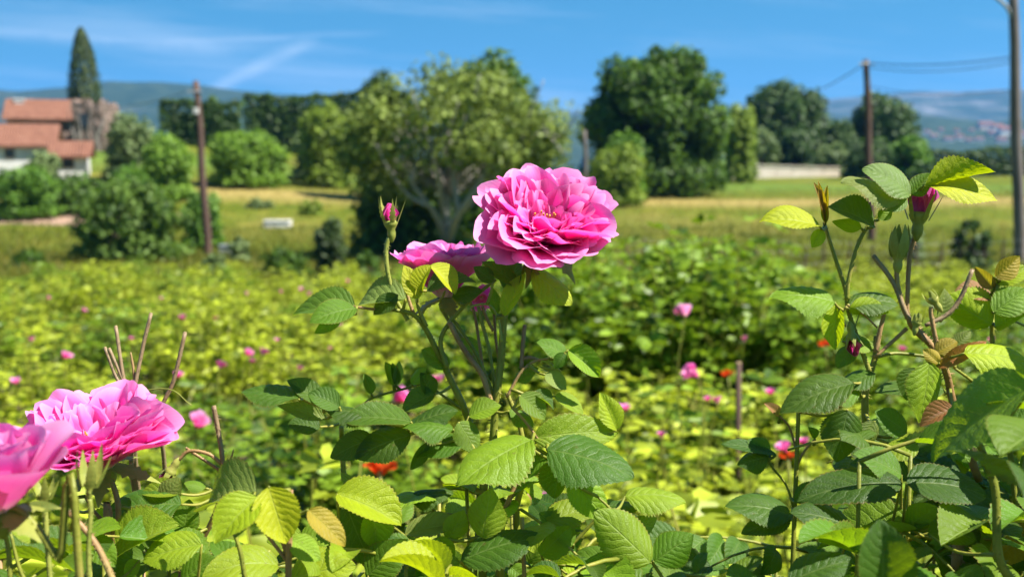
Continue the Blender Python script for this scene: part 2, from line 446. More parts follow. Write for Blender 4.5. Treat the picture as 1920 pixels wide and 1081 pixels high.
def tree(name, label, cat, box, Y, mat, lumps_k=22, per=60, size=.2, trunk_px=None, bark=None, seed=0, depth=None,
         group=None, frac=(.26, .42), fill=.72, limb=.9, asp=.6, zmin=-.8, extra=None, trunk_r=None, inner=.35, skirt=True):
    """box = the crown's outline in the photo (x0, y0, x1, y1); the trunk goes to the ground below it"""
    rs = np.random.RandomState(seed + 100)
    x0, y0, x1, y1 = box
    a = PY((x0 + x1) / 2, y0, Y); b = PY((x0 + x1) / 2, y1, Y)
    if skirt: b.z = min(b.z, gzf(b.x, Y) - .1)
    rx = (x1 - x0) / 2 * mpp(Y) * CP; rz = (a.z - b.z) / 2
    c = (a + b) / 2; ry = depth if depth else rx
    root = GPX(trunk_px if trunk_px else (x0 + x1) / 2, Y)
    e = empty(name, root, label, cat, group)
    if rz > rx * 1.25: lumps_k = int(lumps_k * 1.4)
    lumps = sub_lumps(c, (rx, ry, rz), lumps_k, rs, frac, fill, zmin)
    if skirt:
        for i in range(9):
            an = i * .698 + .3; rr = .30 + .12 * rs.rand(); q = np.array((c.x + math.cos(an) * rx * .68, c.y + math.sin(an) * ry * .68, 0.))
            q[2] = max(c.z - rz * .72, gzf(q[0], q[1]) + rz * .18); lumps.append((q, np.array((rx * rr, ry * rr, rz * .26))))
    if extra:
        for (ex0, ey0, ex1, ey1) in extra:
            ea = PY((ex0 + ex1) / 2, (ey0 + ey1) / 2, Y); er = (ex1 - ex0) / 2 * mpp(Y); ez = (ey1 - ey0) / 2 * mpp(Y)
            lumps.append((np.array(ea), np.array((er, er, ez))))
    C, Nn = crown_points(lumps, per * 4.5, rs, inner)
    gzv = gz(C[:, 0], C[:, 1]); keep = C[:, 2] > gzv + .05
    V, Fq = leaf_cards(C[keep], Nn[keep], size * 1.5, rs, asp * 1.25)
    ob('crown', mesh_np('crown', V - np.array(root), Fq), mat, e)['kind'] = 'stuff'
    mb = MB(); h = max(c.z - rz * .35 - root.z, .4)
    tr = trunk_r or max(.05, .035 * (rz * 2 + h * .3))
    fork = Vector((root.x * .6 + c.x * .4, root.y * .6 + c.y * .4, root.z + h * .75)) - root
    mb.tube(spline([Vector((0, 0, -.15)), Vector((0, 0, h * .2)), fork], 4), [tr * (1.35 - .55 * i / 8) for i in range(9)], 8)
    ls = lumps if len(lumps) < 26 else lumps[::2]
    for (q, r) in ls:
        limb_tube(mb, fork + Vector((0, 0, -h * .1 * rs.rand())), Vector(q) - root, tr * .42, tr * .07, rs, 5)
    mb.build('trunk', bark or BARK, e, True)
    return e, lumps, root

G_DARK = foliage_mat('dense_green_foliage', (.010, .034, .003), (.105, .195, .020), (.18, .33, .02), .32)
G_MID = foliage_mat('mid_green_foliage', (0.033, 0.083, 0.009), (0.135, 0.257, 0.027), (0.243, 0.486, 0.027), .34)
G_LIGHT = foliage_mat('light_green_foliage', (0.063, 0.126, 0.011), (0.213, 0.350, 0.037), (0.325, 0.562, 0.037), .36)
G_YELLOW = foliage_mat('yellow_green_foliage', (0.075, 0.120, 0.010), (0.240, 0.324, 0.036), (0.360, 0.504, 0.036), .36)
G_OLIVE = foliage_mat('olive_grey_foliage', (0.058, 0.098, 0.029), (0.210, 0.277, 0.098), (0.270, 0.390, 0.090), .30)
G_FIG = foliage_mat('pale_olive_green_foliage', (.040, .066, .008), (.240, .310, .052), (.34, .44, .05), .28)
G_CYP = foliage_mat('cypress_foliage', (0.017, 0.031, 0.008), (0.072, 0.112, 0.029), (0.072, 0.144, 0.018), .18)
G_HEDGE = foliage_mat('hedge_foliage', (0.014, 0.034, 0.007), (0.060, 0.111, 0.017), (0.102, 0.204, 0.017), .22)
G_FAR = foliage_mat('far_tree_foliage', (0.017, 0.043, 0.012), (0.080, 0.138, 0.032), (0.102, 0.217, 0.029), .24, .8)
G_FEATHER = foliage_mat('feathery_bush_foliage', (0.020, 0.050, 0.006), (0.144, 0.231, 0.037), (0.200, 0.375, 0.025), .32)

# cypress beside the stone house
def cypress():
    Y = 96; rs = np.random.RandomState(5)
    root = GPX(160, Y); top = PY(157, 52, Y); H = top.z - root.z
    e = empty('cypress_tree', root, 'tall narrow dark cypress rising behind the stone farmhouse', 'tree')
    n = 5200; t = rs.rand(n); th = rs.rand(n) * 6.283
    prof = (1 - t ** 6) ** .6 * (.80 + .20 * np.sin(t * 4.2))
    w = 1.42 * np.nan_to_num(np.maximum(prof, .03)) * (1 - .15 * np.sin(th * 5 + t * 9) ** 2)
    r = w * rs.uniform(.72, 1.04, n)
    C = np.stack([r * np.cos(th) + .12 * np.sin(t * 3), r * np.sin(th), .25 + t * (H - .25)], 1)
    Nn = np.stack([np.cos(th), np.sin(th), np.full(n, .5)], 1) + rs.normal(size=(n, 3)) * .4
    V, Fq = leaf_cards(C, Nn, .30, rs, .5)
    ob('crown', mesh_np('crown', V, Fq), G_CYP, e)['kind'] = 'stuff'
    mb = MB(); mb.tube([(0, 0, -.1), (0, 0, H * .3), (.1, 0, H * .9)], [.2, .15, .03], 7); mb.build('trunk', BARK, e, True)
cypress()

big, big_l, big_root = tree('spreading_tree', 'wide spreading tree with pale crooked limbs and thin olive-green leaves behind the big rose', 'tree',
     (612, 112, 1080, 400), 46, G_FIG, 50, 36, .16, trunk_px=835, bark=PALE_BARK, seed=1, depth=4.2, frac=(.15, .27), fill=.78, zmin=-.55, trunk_r=.17, skirt=False,
     extra=[(612, 200, 720, 330), (640, 270, 760, 380), (900, 290, 1000, 380), (720, 300, 830, 390), (660, 160, 760, 260), (630, 210, 750, 330), (625, 250, 700, 350), (960, 180, 1095, 300), (700, 330, 800, 400), (1000, 250, 1080, 340), (930, 300, 1010, 360)])
# its long bare lower limbs, catching the sun
def big_limbs():
    rs = np.random.RandomState(3); Y = 45.2
    L = [((838, 455), (815, 400), (775, 345), (740, 250), .15), ((838, 455), (860, 400), (905, 335), (930, 270), .20), ((838, 440), (820, 330), (800, 250), (770, 170), .13),
         ((870, 395), (930, 330), (1010, 250), (1060, 290), .10), ((860, 400), (850, 300), (880, 210), (900, 140), .13), ((800, 385), (765, 365), (730, 320), (705, 270), .08),
         ((905, 335), (960, 300), (990, 220), (1020, 150), .09), ((1015, 240), (1050, 255), (1075, 225), (1085, 205), .06), ((770, 345), (790, 290), (840, 240), (860, 190), .08)]
    for i, (a, b, c, d, r) in enumerate(L):
        yy = Y - .4 * (i % 3) - .5
        mb = MB(); k = [PY(a[0], a[1], Y + .6 if i < 3 else yy), PY(b[0], b[1], yy), PY(c[0], c[1], yy - .6), PY(d[0], d[1], yy - .9)]
        pts = spline([p - big_root for p in k], 5); n = len(pts) - 1
        mb.tube(pts, [r * (1 - .8 * j / n) for j in range(n + 1)], 7); mb.build('limb', PALE_BARK, big, True)
big_limbs()
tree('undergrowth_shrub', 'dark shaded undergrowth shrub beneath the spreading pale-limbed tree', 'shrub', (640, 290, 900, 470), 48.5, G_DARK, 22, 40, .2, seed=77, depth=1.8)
tree('broadleaf_tree', 'dense dark tree whose crown tops out behind the spreading tree', 'tree', (812, 84, 1028, 300), 58, G_DARK, 20, 45, .24, seed=2)
tree('broadleaf_tree', 'small dark round tree peeking over the left shoulder of the spreading tree', 'tree', (676, 112, 748, 260), 70, G_FAR, 10, 60, .22, seed=3)
tree('broadleaf_tree', 'tall full deep-green tree with a rounded crown reaching the grass', 'tree', (1092, 82, 1372, 352), 77, G_DARK, 44, 42, .27, seed=4, frac=(.17, .27), fill=.82,
     extra=[(1105, 250, 1200, 360), (1190, 250, 1290, 365), (1270, 220, 1360, 350), (1120, 130, 1190, 210)])
tree('yellow_green_shrub', 'yellow-green shrub at the foot of the tall deep-green tree', 'shrub', (1100, 262, 1215, 382), 69, G_YELLOW, 12, 60, .2, seed=6, depth=2)
tree('leafy_shrub', 'rounded mid-green shrub between the concrete post and the tall tree', 'shrub', (1130, 235, 1215, 330), 72, G_MID, 10, 60, .2, seed=61, depth=2)
tree('yellow_green_tree', 'slim yellow-green tree beside the tall deep-green tree', 'tree', (1352, 182, 1422, 300), 88, G_YELLOW, 12, 45, .25, seed=7)
tree('distant_tree', 'broad dark tree standing behind the pale field wall', 'tree', (1385, 138, 1560, 300), 118, G_FAR, 22, 24, .36, seed=8)
tree('distant_tree', 'round dark tree behind the leaning wooden pole on the right', 'tree', (1586, 172, 1722, 300), 122, G_FAR, 18, 24, .36, seed=9)
tree('distant_tree', 'low sloping tree between the two dark far trees', 'tree', (1530, 220, 1612, 312), 116, G_FAR, 12, 26, .34, seed=10)
for i, (bx_, Y, mt, lb) in enumerate([
    ((1372, 242, 1470, 305), 112, G_OLIVE, 'grey-green bush at the near end of the pale wall'),
    ((1450, 235, 1530, 305), 113, G_FAR, 'dark bush leaning over the middle of the pale wall'),
    ((1520, 262, 1600, 325), 108, G_OLIVE, 'grey-green bush at the far end of the pale wall'),
    ((1580, 255, 1680, 345), 98, G_FAR, 'dark bush at the base of the wooden pole on the right'),
    ((1655, 245, 1750, 330), 100, G_MID, 'mid-green bush in front of the dark hedge'),
    ((1690, 300, 1790, 365), 84, G_FAR, 'low dark bush on the slope below the dark hedge')]):
    tree('field_bush', lb, 'bush', bx_, Y, mt, 9, 40, .3, seed=20 + i, group='bushes along the far field edge')
# left-hand side
tree('olive_tree', 'soft grey-green olive tree next to the ruined tower', 'tree', (192, 208, 302, 335), 74, G_OLIVE, 18, 55, .2, seed=30)
tree('leafy_bush', 'bright clipped bush in front of the white house', 'bush', (-20, 304, 118, 395), 62, G_MID, 14, 60, .2, seed=31, depth=2)
tree('leafy_bush', 'tall loose bush hiding the corner of the white house', 'bush', (48, 278, 112, 350), 66, G_OLIVE, 12, 55, .2, seed=131, depth=1.5)
tree('leafy_bush', 'dark green bush below the white annex', 'bush', (100, 322, 205, 390), 64, G_DARK, 12, 55, .2, seed=32, depth=2)
tree('leafy_bush', 'bright green bush between the olive tree and the wooden pole', 'bush', (262, 242, 366, 340), 68, G_LIGHT, 14, 55, .2, seed=33)
tree('leafy_bush', 'mid-green bush behind the feathery bush', 'bush', (190, 308, 300, 380), 58, G_MID, 12, 60, .2, seed=34, depth=2)
tree('round_tree', 'small round bright-green tree on the grass right of the wooden pole', 'tree', (388, 240, 540, 352), 74, G_LIGHT, 22, 55, .2, seed=35, extra=[(395, 300, 470, 365), (450, 290, 530, 355)])
tree('willow_tree', 'pale grey-green tree touching the left side of the spreading tree', 'tree', (545, 222, 650, 350), 80, G_OLIVE, 16, 55, .19, seed=36)
tree('willow_tree', 'light green treetop above the pale grey-green tree', 'tree', (560, 165, 650, 260), 76, G_YELLOW, 10, 40, .22, seed=39)
fb, fl_, fr_ = tree('feathery_bush', 'large feathery bush with sunlit top and dark base at the edge of the rose field', 'bush', (128, 330, 352, 488), 44, G_FEATHER, 34, 75, .16, seed=37, frac=(.16, .28), fill=.80, depth=2.0)
tree('dark_shrub', 'loose green shrub beside the base of the dark wooden pole', 'shrub', (335, 350, 420, 440), 52, G_MID, 10, 60, .17, seed=38, depth=1.2)
tree('dark_shrub', 'small dark spiky conifer shrub in the grass left of the spreading tree', 'shrub', (588, 398, 652, 508), 36, G_CYP, 10, 190, .14, seed=41, frac=(.25, .4))
tree('dark_shrub', 'dark twiggy shrub in the grass beside the grey lamp post', 'shrub', (1775, 392, 1868, 478), 40, G_HEDGE, 9, 70, .14, seed=42, depth=.7, frac=(.18, .3))
tree('dark_shrub', 'tuft of weeds at the foot of the dark wooden pole', 'shrub', (370, 470, 430, 512), 33, G_OLIVE, 8, 160, .10, seed=43, depth=.5)
tree('dark_shrub', 'low dark scrub at the field edge left of the conifer shrub', 'shrub', (470, 462, 590, 500), 38, G_DARK, 9, 80, .12, seed=44, depth=.7)
for i, (bx_, Y, mt, lb) in enumerate([((430, 440, 470, 470), 45, G_OLIVE, 'small grey-green tussock near the blue-grey crate'), ((455, 372, 520, 392), 66, G_OLIVE, 'flat olive tussock below the round tree'), ((655, 470, 720, 500), 37, G_DARK, 'dark tussock under the shade of the spreading tree'),
        ((1010, 440, 1075, 470), 44, G_FEATHER, 'green tussock right of the spreading tree trunk'), ((1240, 345, 1300, 368), 74, G_MID, 'low green growth at the foot of the tall tree'), ((1690, 420, 1735, 450), 46, G_OLIVE, 'pale tussock in the meadow behind the purple bud'), ((560, 372, 610, 398), 64, G_YELLOW, 'yellowish tussock right of the white slab'), ((20, 462, 90, 492), 41, G_DARK, 'dark weeds at the shaded field edge left of the feathery bush')]):
    tree('grass_tussock', lb, 'tussock', bx_, Y, mt, 6, 90, .13, seed=80 + i, depth=.7, group='tussocks in the meadow')
for i, (bx_, lb) in enumerate([((478, 163, 522, 215), 'small treetop standing above the clipped hedge'), ((380, 176, 418, 220), 'tiny treetop just behind the dark pole'), ((615, 178, 690, 240), 'treetop beyond the hedge, left of the spreading tree')]):
    tree('hedge_tree', lb, 'tree', bx_, 112, G_FAR, 8, 40, .3, seed=50 + i, group='treetops above the hedge')

def hedge(name, label, x0, x1, ytop0, ytop1, ybot, Y, seed, mat=None):
    rs = np.random.RandomState(seed)
    root = GPX((x0 + x1) / 2, Y); e = empty(name, root, label, 'hedge')
    a = PY(x0, ytop0, Y); b = PY(x1, ytop1, Y); zb = min(gzf(a.x, Y), gzf(b.x, Y)); d = 1.6
    L = abs(b.x - a.x); H = a.z - zb; n = int((L * H + L * d) * 70)
    u = rs.rand(n); side = rs.rand(n) < d / (H + d)
    zt = a.z + (b.z - a.z) * u + .10 * np.sin(u * L * 1.3) + .07 * np.sin(u * L * 3.1 + 1) + rs.normal(0, .09, n) + .16 * np.sin(u * L * .55 + seed)
    v = rs.rand(n)
    Cx = a.x + (b.x - a.x) * u; bul = rs.normal(0, .10, n) + .15 * np.sin(u * L * .9)
    C = np.where(side[:, None], np.stack([Cx, Y + v * d, zt], 1), np.stack([Cx, Y + bul, zb + (zt - zb) * v], 1))
    Nn = np.where(side[:, None], np.array([0, 0, 1.]), np.array([0, -1., .3])) + rs.normal(size=(n, 3)) * .45
    Vv, Fq = leaf_cards(C, Nn, .36, rs, .7)
    ob('foliage', mesh_np('foliage', Vv - np.array(root), Fq), mat or G_HEDGE, e)['kind'] = 'stuff'
    mb = MB()
    mb.box(min(a.x, b.x) + .5, max(a.x, b.x) - .5, Y + .55, Y + d - .5, zb - .3, min(a.z, b.z) - .7)
    core = mb.build('branch_core', mat or G_HEDGE, e); core.location = -root
hedge('clipped_hedge', 'dark clipped hedge block behind the wooden pole', 298, 452, 196, 192, 275, 92, 1)
hedge('clipped_hedge', 'long dark hedge stretching from the clipped block to the spreading tree', 455, 690, 184, 176, 260, 100, 2)
hedge('clipped_hedge', 'low black-green hedge beside the grey lamp post, below the far town', 1735, 1990, 284, 280, 315, 104, 3)

# ---------------------------------------------------------------- buildings
M_TILE, tnt, tout = new_mat('terracotta_tiles'); N = NT(tnt); p = N.obj()
wv = N.n('ShaderNodeTexWave', wave_type='BANDS', bands_direction='X'); wv.inputs['Scale'].default_value = 1.6; wv.inputs['Distortion'].default_value = .3; N.l(p, wv.inputs['Vector'])
tn = N.noise(2.2, 5, .7, p); tcol = N.ramp(tn, (.3, (.13, .060, .042)), (.55, (.21, .095, .062)), (.75, (.27, .165, .115)))
N.l(N.bsdf(tcol, .85, .1, N.bump(wv.outputs[1], .8, .05)), tout.inputs[0])
M_STONE = simple_mat('rough_stone', (.105, .072, .058), (.26, .19, .155), 2.4, .92, .1, .9, .06)
M_RENDER = simple_mat('white_render', (.50, .485, .455), (.66, .645, .61), 1.2, .85, .15, .15, .01)
M_WALL = simple_mat('sunbleached_wall', (.60, .50, .41), (.76, .66, .56), 1.5, .9, .1, .3, .02)
M_GLASS = simple_mat('dark_glass', (.02, .025, .03), (.04, .045, .05), 2, .12, .5, 0, .01)
M_WOODP = simple_mat('weathered_pole', (.055, .035, .028), (.135, .085, .065), 5, .85, .15, .6, .01, stretch=(4, 4, .35))
M_CONC = simple_mat('concrete', (.30, .29, .28), (.46, .45, .44), 3, .85, .15, .4, .01)
M_STEEL = simple_mat('galvanised_steel', (.22, .24, .26), (.34, .36, .38), 4, .5, .4, .1, .005)
M_CABLE = simple_mat('black_cable', (.04, .045, .05), (.07, .075, .08), 4, .6, .3, 0, .005)
M_FRAME = simple_mat('painted_shutter', (.20, .16, .13), (.30, .25, .21), 6, .7, .2, .2, .01)

M_POST = simple_mat('weathered_grey_brown_post', (.085, .068, .058), (.20, .175, .16), 3, .8, .15, .5, .01, stretch=(3, 3, .3))

def gable_roof(mb, x0, x1, y0, y1, z0, z1, over=.35, t=.16):
    """ridge along x"""
    ym = (y0 + y1) / 2
    for (ya, yb) in ((y0 - over, ym), (y1 + over, ym)):
        s = (z1 - z0) / abs(ym - y0); za = z0 - s * over
        V = [(x0 - over, ya, za), (x1 + over, ya, za), (x1 + over, yb, z1), (x0 - over, yb, z1)]
        V = V + [(a, b, c + t) for a, b, c in V]
        mb.add(V, [(0, 3, 2, 1), (4, 5, 6, 7), (0, 1, 5, 4), (1, 2, 6, 5), (2, 3, 7, 6), (3, 0, 4, 7)])
def house(name, label, Y, x0, x1, yeave, yridge, ybase_extra, depth, wall, windows=(), chimney=None, cat='house'):
    a = PY(x0, yeave, Y); b = PY(x1, yeave, Y); rz = PY(x0, yridge, Y).z
    root = Vector(((a.x + b.x) / 2, Y, gzf((a.x + b.x) / 2, Y) - .3)); e = empty(name, root, label, cat)
    w = (b.x - a.x) / 2; h = a.z - root.z
    mb = MB(); mb.box(-w, w, 0, depth, 0, h)
    g = rz - a.z; ym = depth / 2
    for s in (-w, w):
        mb.add([(s, 0, h), (s, depth, h), (s, ym, h + g)], [(0, 1, 2)])
    mb.build('wall', wall, e); e.rotation_euler.z = math.radians(17)
    r = MB(); gable_roof(r, -w, w, 0, depth, h, h + g); ro = r.build('roof', M_TILE, e)
    if chimney:
        q = PY(chimney[0], chimney[1], Y) - root
        m2 = MB(); m2.box(q.x - .35, q.x + .35, ym - .8, ym - .2, h + g * .3, q.z); m2.box(q.x - .42, q.x + .42, ym - .87, ym - .13, q.z, q.z + .12); m2.build('chimney', M_RENDER, ro)
    for (px, py, ww, hh) in windows:
        q = PY(px, py, Y) - root
        m3 = MB()
        m3.box(q.x - ww / 2 - .07, q.x + ww / 2 + .07, -.05, .04, q.z - hh / 2 - .07, q.z - hh / 2); m3.box(q.x - ww / 2 - .07, q.x + ww / 2 + .07, -.05, .04, q.z + hh / 2, q.z + hh / 2 + .07)
        m3.box(q.x - ww / 2 - .07, q.x - ww / 2, -.05, .04, q.z - hh / 2, q.z + hh / 2); m3.box(q.x + ww / 2, q.x + ww / 2 + .07, -.05, .04, q.z - hh / 2, q.z + hh / 2)
        wn_ = m3.build('window', M_FRAME, e)
        m4 = MB(); m4.box(q.x - ww / 2, q.x + ww / 2, -.02, .02, q.z - hh / 2, q.z + hh / 2); m4.build('pane', M_GLASS, wn_)
    return e, root
house('stone_farmhouse', 'old stone farmhouse with orange tiled roof and white chimney', 90, 18, 150, 222, 187, 0, 6, M_STONE, [(60, 245, .8, 1.1), (95, 243, .8, 1.1)], (33, 186))
house('white_house', 'low white house with sloping orange tiled roof', 76, -60, 92, 272, 234, 0, 6, M_RENDER, [(18, 288, .5, .55)])
house('white_annex', 'small white annex with a brown tiled roof beside the white house', 73, 100, 160, 292, 268, 0, 4, M_RENDER, [(128, 305, .6, .6)])
def tower():
    Y = 87; a = PY(132, 178, Y); b = PY(190, 190, Y); cx = (a.x + b.x) / 2
    root = Vector((cx, Y, gzf(cx, Y) - .3)); e = empty('ruined_tower', root, 'ruined brown stone tower with a broken top against the farmhouse', 'tower')
    w = (b.x - a.x) / 2; rs = np.random.RandomState(2); H = a.z - root.z
    n = 9; V = []; Fc = []
    per = [(-w + 2 * w * i / n, 0) for i in range(n)] + [(w, 4 * i / n) for i in range(n)] + [(w - 2 * w * i / n, 4) for i in range(n)] + [(-w, 4 - 4 * i / n) for i in range(n)]
    k = len(per); rows = 9
    for j in range(rows + 1):
        for i, (x, y) in enumerate(per):
            top = H * (.94 + .06 * math.sin(i * 1.7)) - .35 * rs.rand() - max(0, x) * .25
            V.append((x + rs.normal() * .05, y + rs.normal() * .05, top * j / rows if j == rows else H * .9 * j / rows))
    for j in range(rows):
        for i in range(k): Fc.append((j * k + i, j * k + (i + 1) % k, (j + 1) * k + (i + 1) % k, (j + 1) * k + i))
    V.append((0, 2, H * .8)); c = len(V) - 1
    for i in range(k): Fc.append((rows * k + i, rows * k + (i + 1) % k, c))
    ob('wall', mesh_np('wall', V, Fc), M_STONE, e)
    mb = MB(); q = PY(158, 225, Y) - root; mb.box(q.x - .3, q.x + .3, -.09, .1, q.z - .5, q.z + .5); mb.build('window', M_GLASS, e)
    # bare climber stems over the stone
    for i in range(7):
        m2 = MB(); x = -w + 2 * w * (i + .5) / 7
        limb_tube(m2, (x, -.12, .1), (x + rs.normal() * .4, -.14, H * rs.uniform(.6, .95)), .05, .02, rs, 4, .05); m2.build('climber_stem', PALE_BARK, e)
tower()
# pale field wall
def field_wall():
    Y = 103; a = PY(1362, 309, Y); b = PY(1580, 312, Y); root = Vector(((a.x + b.x) / 2, Y, gzf((a.x + b.x) / 2, Y)))
    e = empty('garden_wall', root, 'long low pale wall at the far edge of the field', 'wall')
    h = a.z - root.z; w = (b.x - a.x) / 2 / math.cos(math.radians(9)); n = 7
    for i in range(n):
        mb = MB(); x0 = -w + 2 * w * i / n; x1 = -w + 2 * w * (i + 1) / n - .03
        mb.box(x0, x1, 0, .3, -.5, h - .05 * i); mb.box(x0 - .02, x1 + .02, -.06, .36, h - .05 * i + .002, h - .05 * i + .1)
        mb.build('wall_panel', M_WALL, e)
    e.rotation_euler.z = math.radians(9)
field_wall()
# far town on the hillside
M_TOWN = simple_mat('town_render', (.62, .55, .48), (.78, .73, .68), .3, .9, .1, 0, .01); M_TOWNP = simple_mat('town_pink_render', (.60, .42, .36), (.72, .56, .50), .3, .9, .1, 0, .01)
def town():
    bpy.context.view_layer.update()
    rs = np.random.RandomState(9); Y0 = 2300
    spots = [(1850, 236, 24, 14), (1872, 240, 20, 14), (1888, 246, 22, 16), (1862, 250, 14, 8), (1780, 262, 16, 8), (1800, 258, 14, 9), (1818, 263, 12, 7), (1838, 262, 14, 8), (1752, 256, 12, 7), (1880, 263, 18, 9), (1740, 248, 9, 6), (1905, 240, 18, 12),
             (1765, 244, 8, 6), (1795, 246, 9, 6), (1823, 245, 9, 6), (1925, 252, 18, 11), (1584, 258, 12, 8), (1576, 268, 10, 7)]
    for i, (px, py, w, h) in enumerate(spots):
        dv = (FWD + RGT * ((px - 960) / F) + UPV * ((540.5 - py - h / 2) / F)).normalized()
        ok, q, _n, _i = HILLM.ray_cast(CAM, dv)
        if not ok: continue
        Y = q.y; s = mpp(Y); W = w * s; H = h * s
        e = empty('town_house', q, 'tiny pale house of the far hillside town' if i % 3 else 'tiny pinkish house of the far hillside town', 'house', 'houses of the far town')
        mb = MB(); mb.box(-W / 2, W / 2, 0, W * .7, -12, H * .72); mb.build('wall', M_TOWN if i % 3 else M_TOWNP, e)
        r = MB(); gable_roof(r, -W / 2, W / 2, 0, W * .7, H * .72, H * 1.05, .8, .4); r.build('roof', M_TILE, e)
town()

# ---------------------------------------------------------------- poles, wires, fence
def pole(name, label, top, base_px, Y, r0, r1, mat, caps=(), lean=True, group=None):
    b = GPX(base_px, Y); t = PY(top[0], top[1], Y); e = empty(name, b, label, 'pole', group)
    mb = MB(); q = t - b
    pts = [Vector((0, 0, -.3))] + [q * (i / 8.0) + Vector((.03 * math.sin(i * 1.3), 0, 0)) for i in range(9)]
    mb.tube(pts, [r0 + (r1 - r0) * i / 9 for i in range(10)], 10); mb.build('shaft', mat, e, True)
    return e, b, t
pl, plb, plt_ = pole('utility_pole', 'dark wooden utility pole leaning left between the feathery bush and the round tree', (368, 152), 390, 48, .19, .12, M_WOODP)
q = PY(370, 208, 48) - plb; mb = MB(); mb.box(q.x - .09, q.x + .09, -.28, -.12, q.z - .12, q.z + .12); mb.build('junction_box', M_RENDER, pl)
mb = MB(); q2 = PY(366, 172, 48) - plb; mb.tube([q2 + Vector((-.3, -.1, 0)), q2 + Vector((.3, -.1, 0))], .04, 6); mb.build('crossarm', M_STEEL, pl)
pm, pmb, pmt = pole('utility_pole', 'brown wooden utility pole carrying two cables behind the right rose bush', (1624, 112), 1634, 54, .20, .14, M_WOODP)
mb = MB(); q = PY(1624, 150, 54) - pmb; mb.tube([q + Vector((0, -.2, -.35)), q + Vector((0, -.2, .35))], .09, 6); mb.build('insulator', M_CABLE, pm)
mb = MB(); q = pmt - pmb; mb.tube([q + Vector((-.35, -.15, -.2)), q + Vector((.35, -.15, -.2))], .05, 6); mb.build('crossarm', M_STEEL, pm)
pr, prb, prt = pole('lamp_post', 'tall grey-brown lamp post with curved arm beside the black-green hedge', (1898, -60), 1912, 44, .24, .17, M_POST)
mb = MB(); q = PY(1896, 12, 44) - prb; mb.tube(spline([q + Vector((0, -.05, -.4)), q + Vector((-.25, -.1, .0)), q + Vector((-.9, -.15, .45)), q + Vector((-1.5, -.2, .55))], 5), .07, 7); mb.build('lamp_arm', M_STEEL, pr, True)
mb = MB(); q3 = q + Vector((-1.75, -.2, .52)); mb.box(q3.x - .35, q3.x + .35, q3.y - .14, q3.y + .14, q3.z - .07, q3.z + .1); mb.build('lamp_head', M_STEEL, pr)
pc, pcb, pct = pole('concrete_post', 'thin grey concrete post between the spreading tree and the tall deep-green tree', (1096, 244), 1099, 57, .12, .10, M_POST)
def cable(label, a, b, sag, r=.02):
    mb = MB(); pts = []
    for i in range(25):
        t = i / 24; p = Vector(a).lerp(Vector(b), t); p.z -= sag * 4 * t * (1 - t); pts.append(p)
    root = Vector(a); mb.tube([p - root for p in pts], r * .65, 5)
    o = mb.build('power_cable', M_CABLE); o.location = root; tag(o, label, 'cable', 'overhead cables'); return o
r1 = PY(1893, 108, 44); r2 = PY(1893, 160, 44)
cable('upper overhead cable strung from the brown pole to the lamp post', pmt + Vector((.1, 0, -.15)), r1, .18, .035)
cable('second overhead cable just below the top of the brown pole', pmt + Vector((.1, 0, -.35)), PY(1893, 118, 44), .25, .028)
cable('low slack cable between the brown pole and the lamp post', PY(1626, 160, 54), PY(1896, 168, 44), .3, .022)
cable('overhead cable running from the brown pole towards the dark far trees', pmt + Vector((-.1, 0, -.2)), PY(1405, 190, 88), .8, .035)
cable('thin overhead cable from the dark wooden pole towards the farmhouse', plt_ + Vector((0, 0, -.3)), PY(140, 196, 87.0), .5, .03)

def fence():
    Y = 39.5; root = GPX(1200, Y); e = empty('wire_fence', root, 'thin wire fence with slim dark posts along the far edge of the rose field', 'fence')
    tops = []
    for i, px in enumerate(list(range(960, 1960, 42))):
        yy = Y + .25 * math.sin(i); b = GPX(px + (i * 37 % 11) - 5, yy) - root; h = 1.05 + .12 * math.sin(i * 2.3)
        mb = MB(); mb.tube([b + Vector((0, 0, -.25)), b + Vector((.03 * math.sin(i * 3), 0, h))], [.045, .038], 6); mb.build('post', M_WOODP, e)
        tops.append((b, h))
    for z in (.3, .65, .98):
        mb = MB(); mb.tube([b + Vector((0, -.03, z * h)) for b, h in tops], .004, 4); mb.build('wire', M_STEEL, e)
fence()
def field_bits():
    for (px, Y, w, d, h, mat, name, lb, cat) in [
        (521, 60, 1.35, .8, .32, M_RENDER, 'concrete_slab', 'white concrete slab lying in the grass near the round tree', 'slab'),
        (425, 49, .55, .4, .35, M_STEEL, 'field_crate', 'blue-grey crate in the grass right of the dark pole', 'crate')]:
        b = GPX(px, Y); e = empty(name, b, lb, cat)
        mb = MB(); mb.box(-w / 2, w / 2, -d / 2, d / 2, -.1, h); mb.build('body', mat, e)
        m2 = MB(); m2.box(-w / 2 - .03, w / 2 + .03, -d / 2 - .03, d / 2 + .03, h + .002, h + .05); m2.build('lid', mat, e)
field_bits()

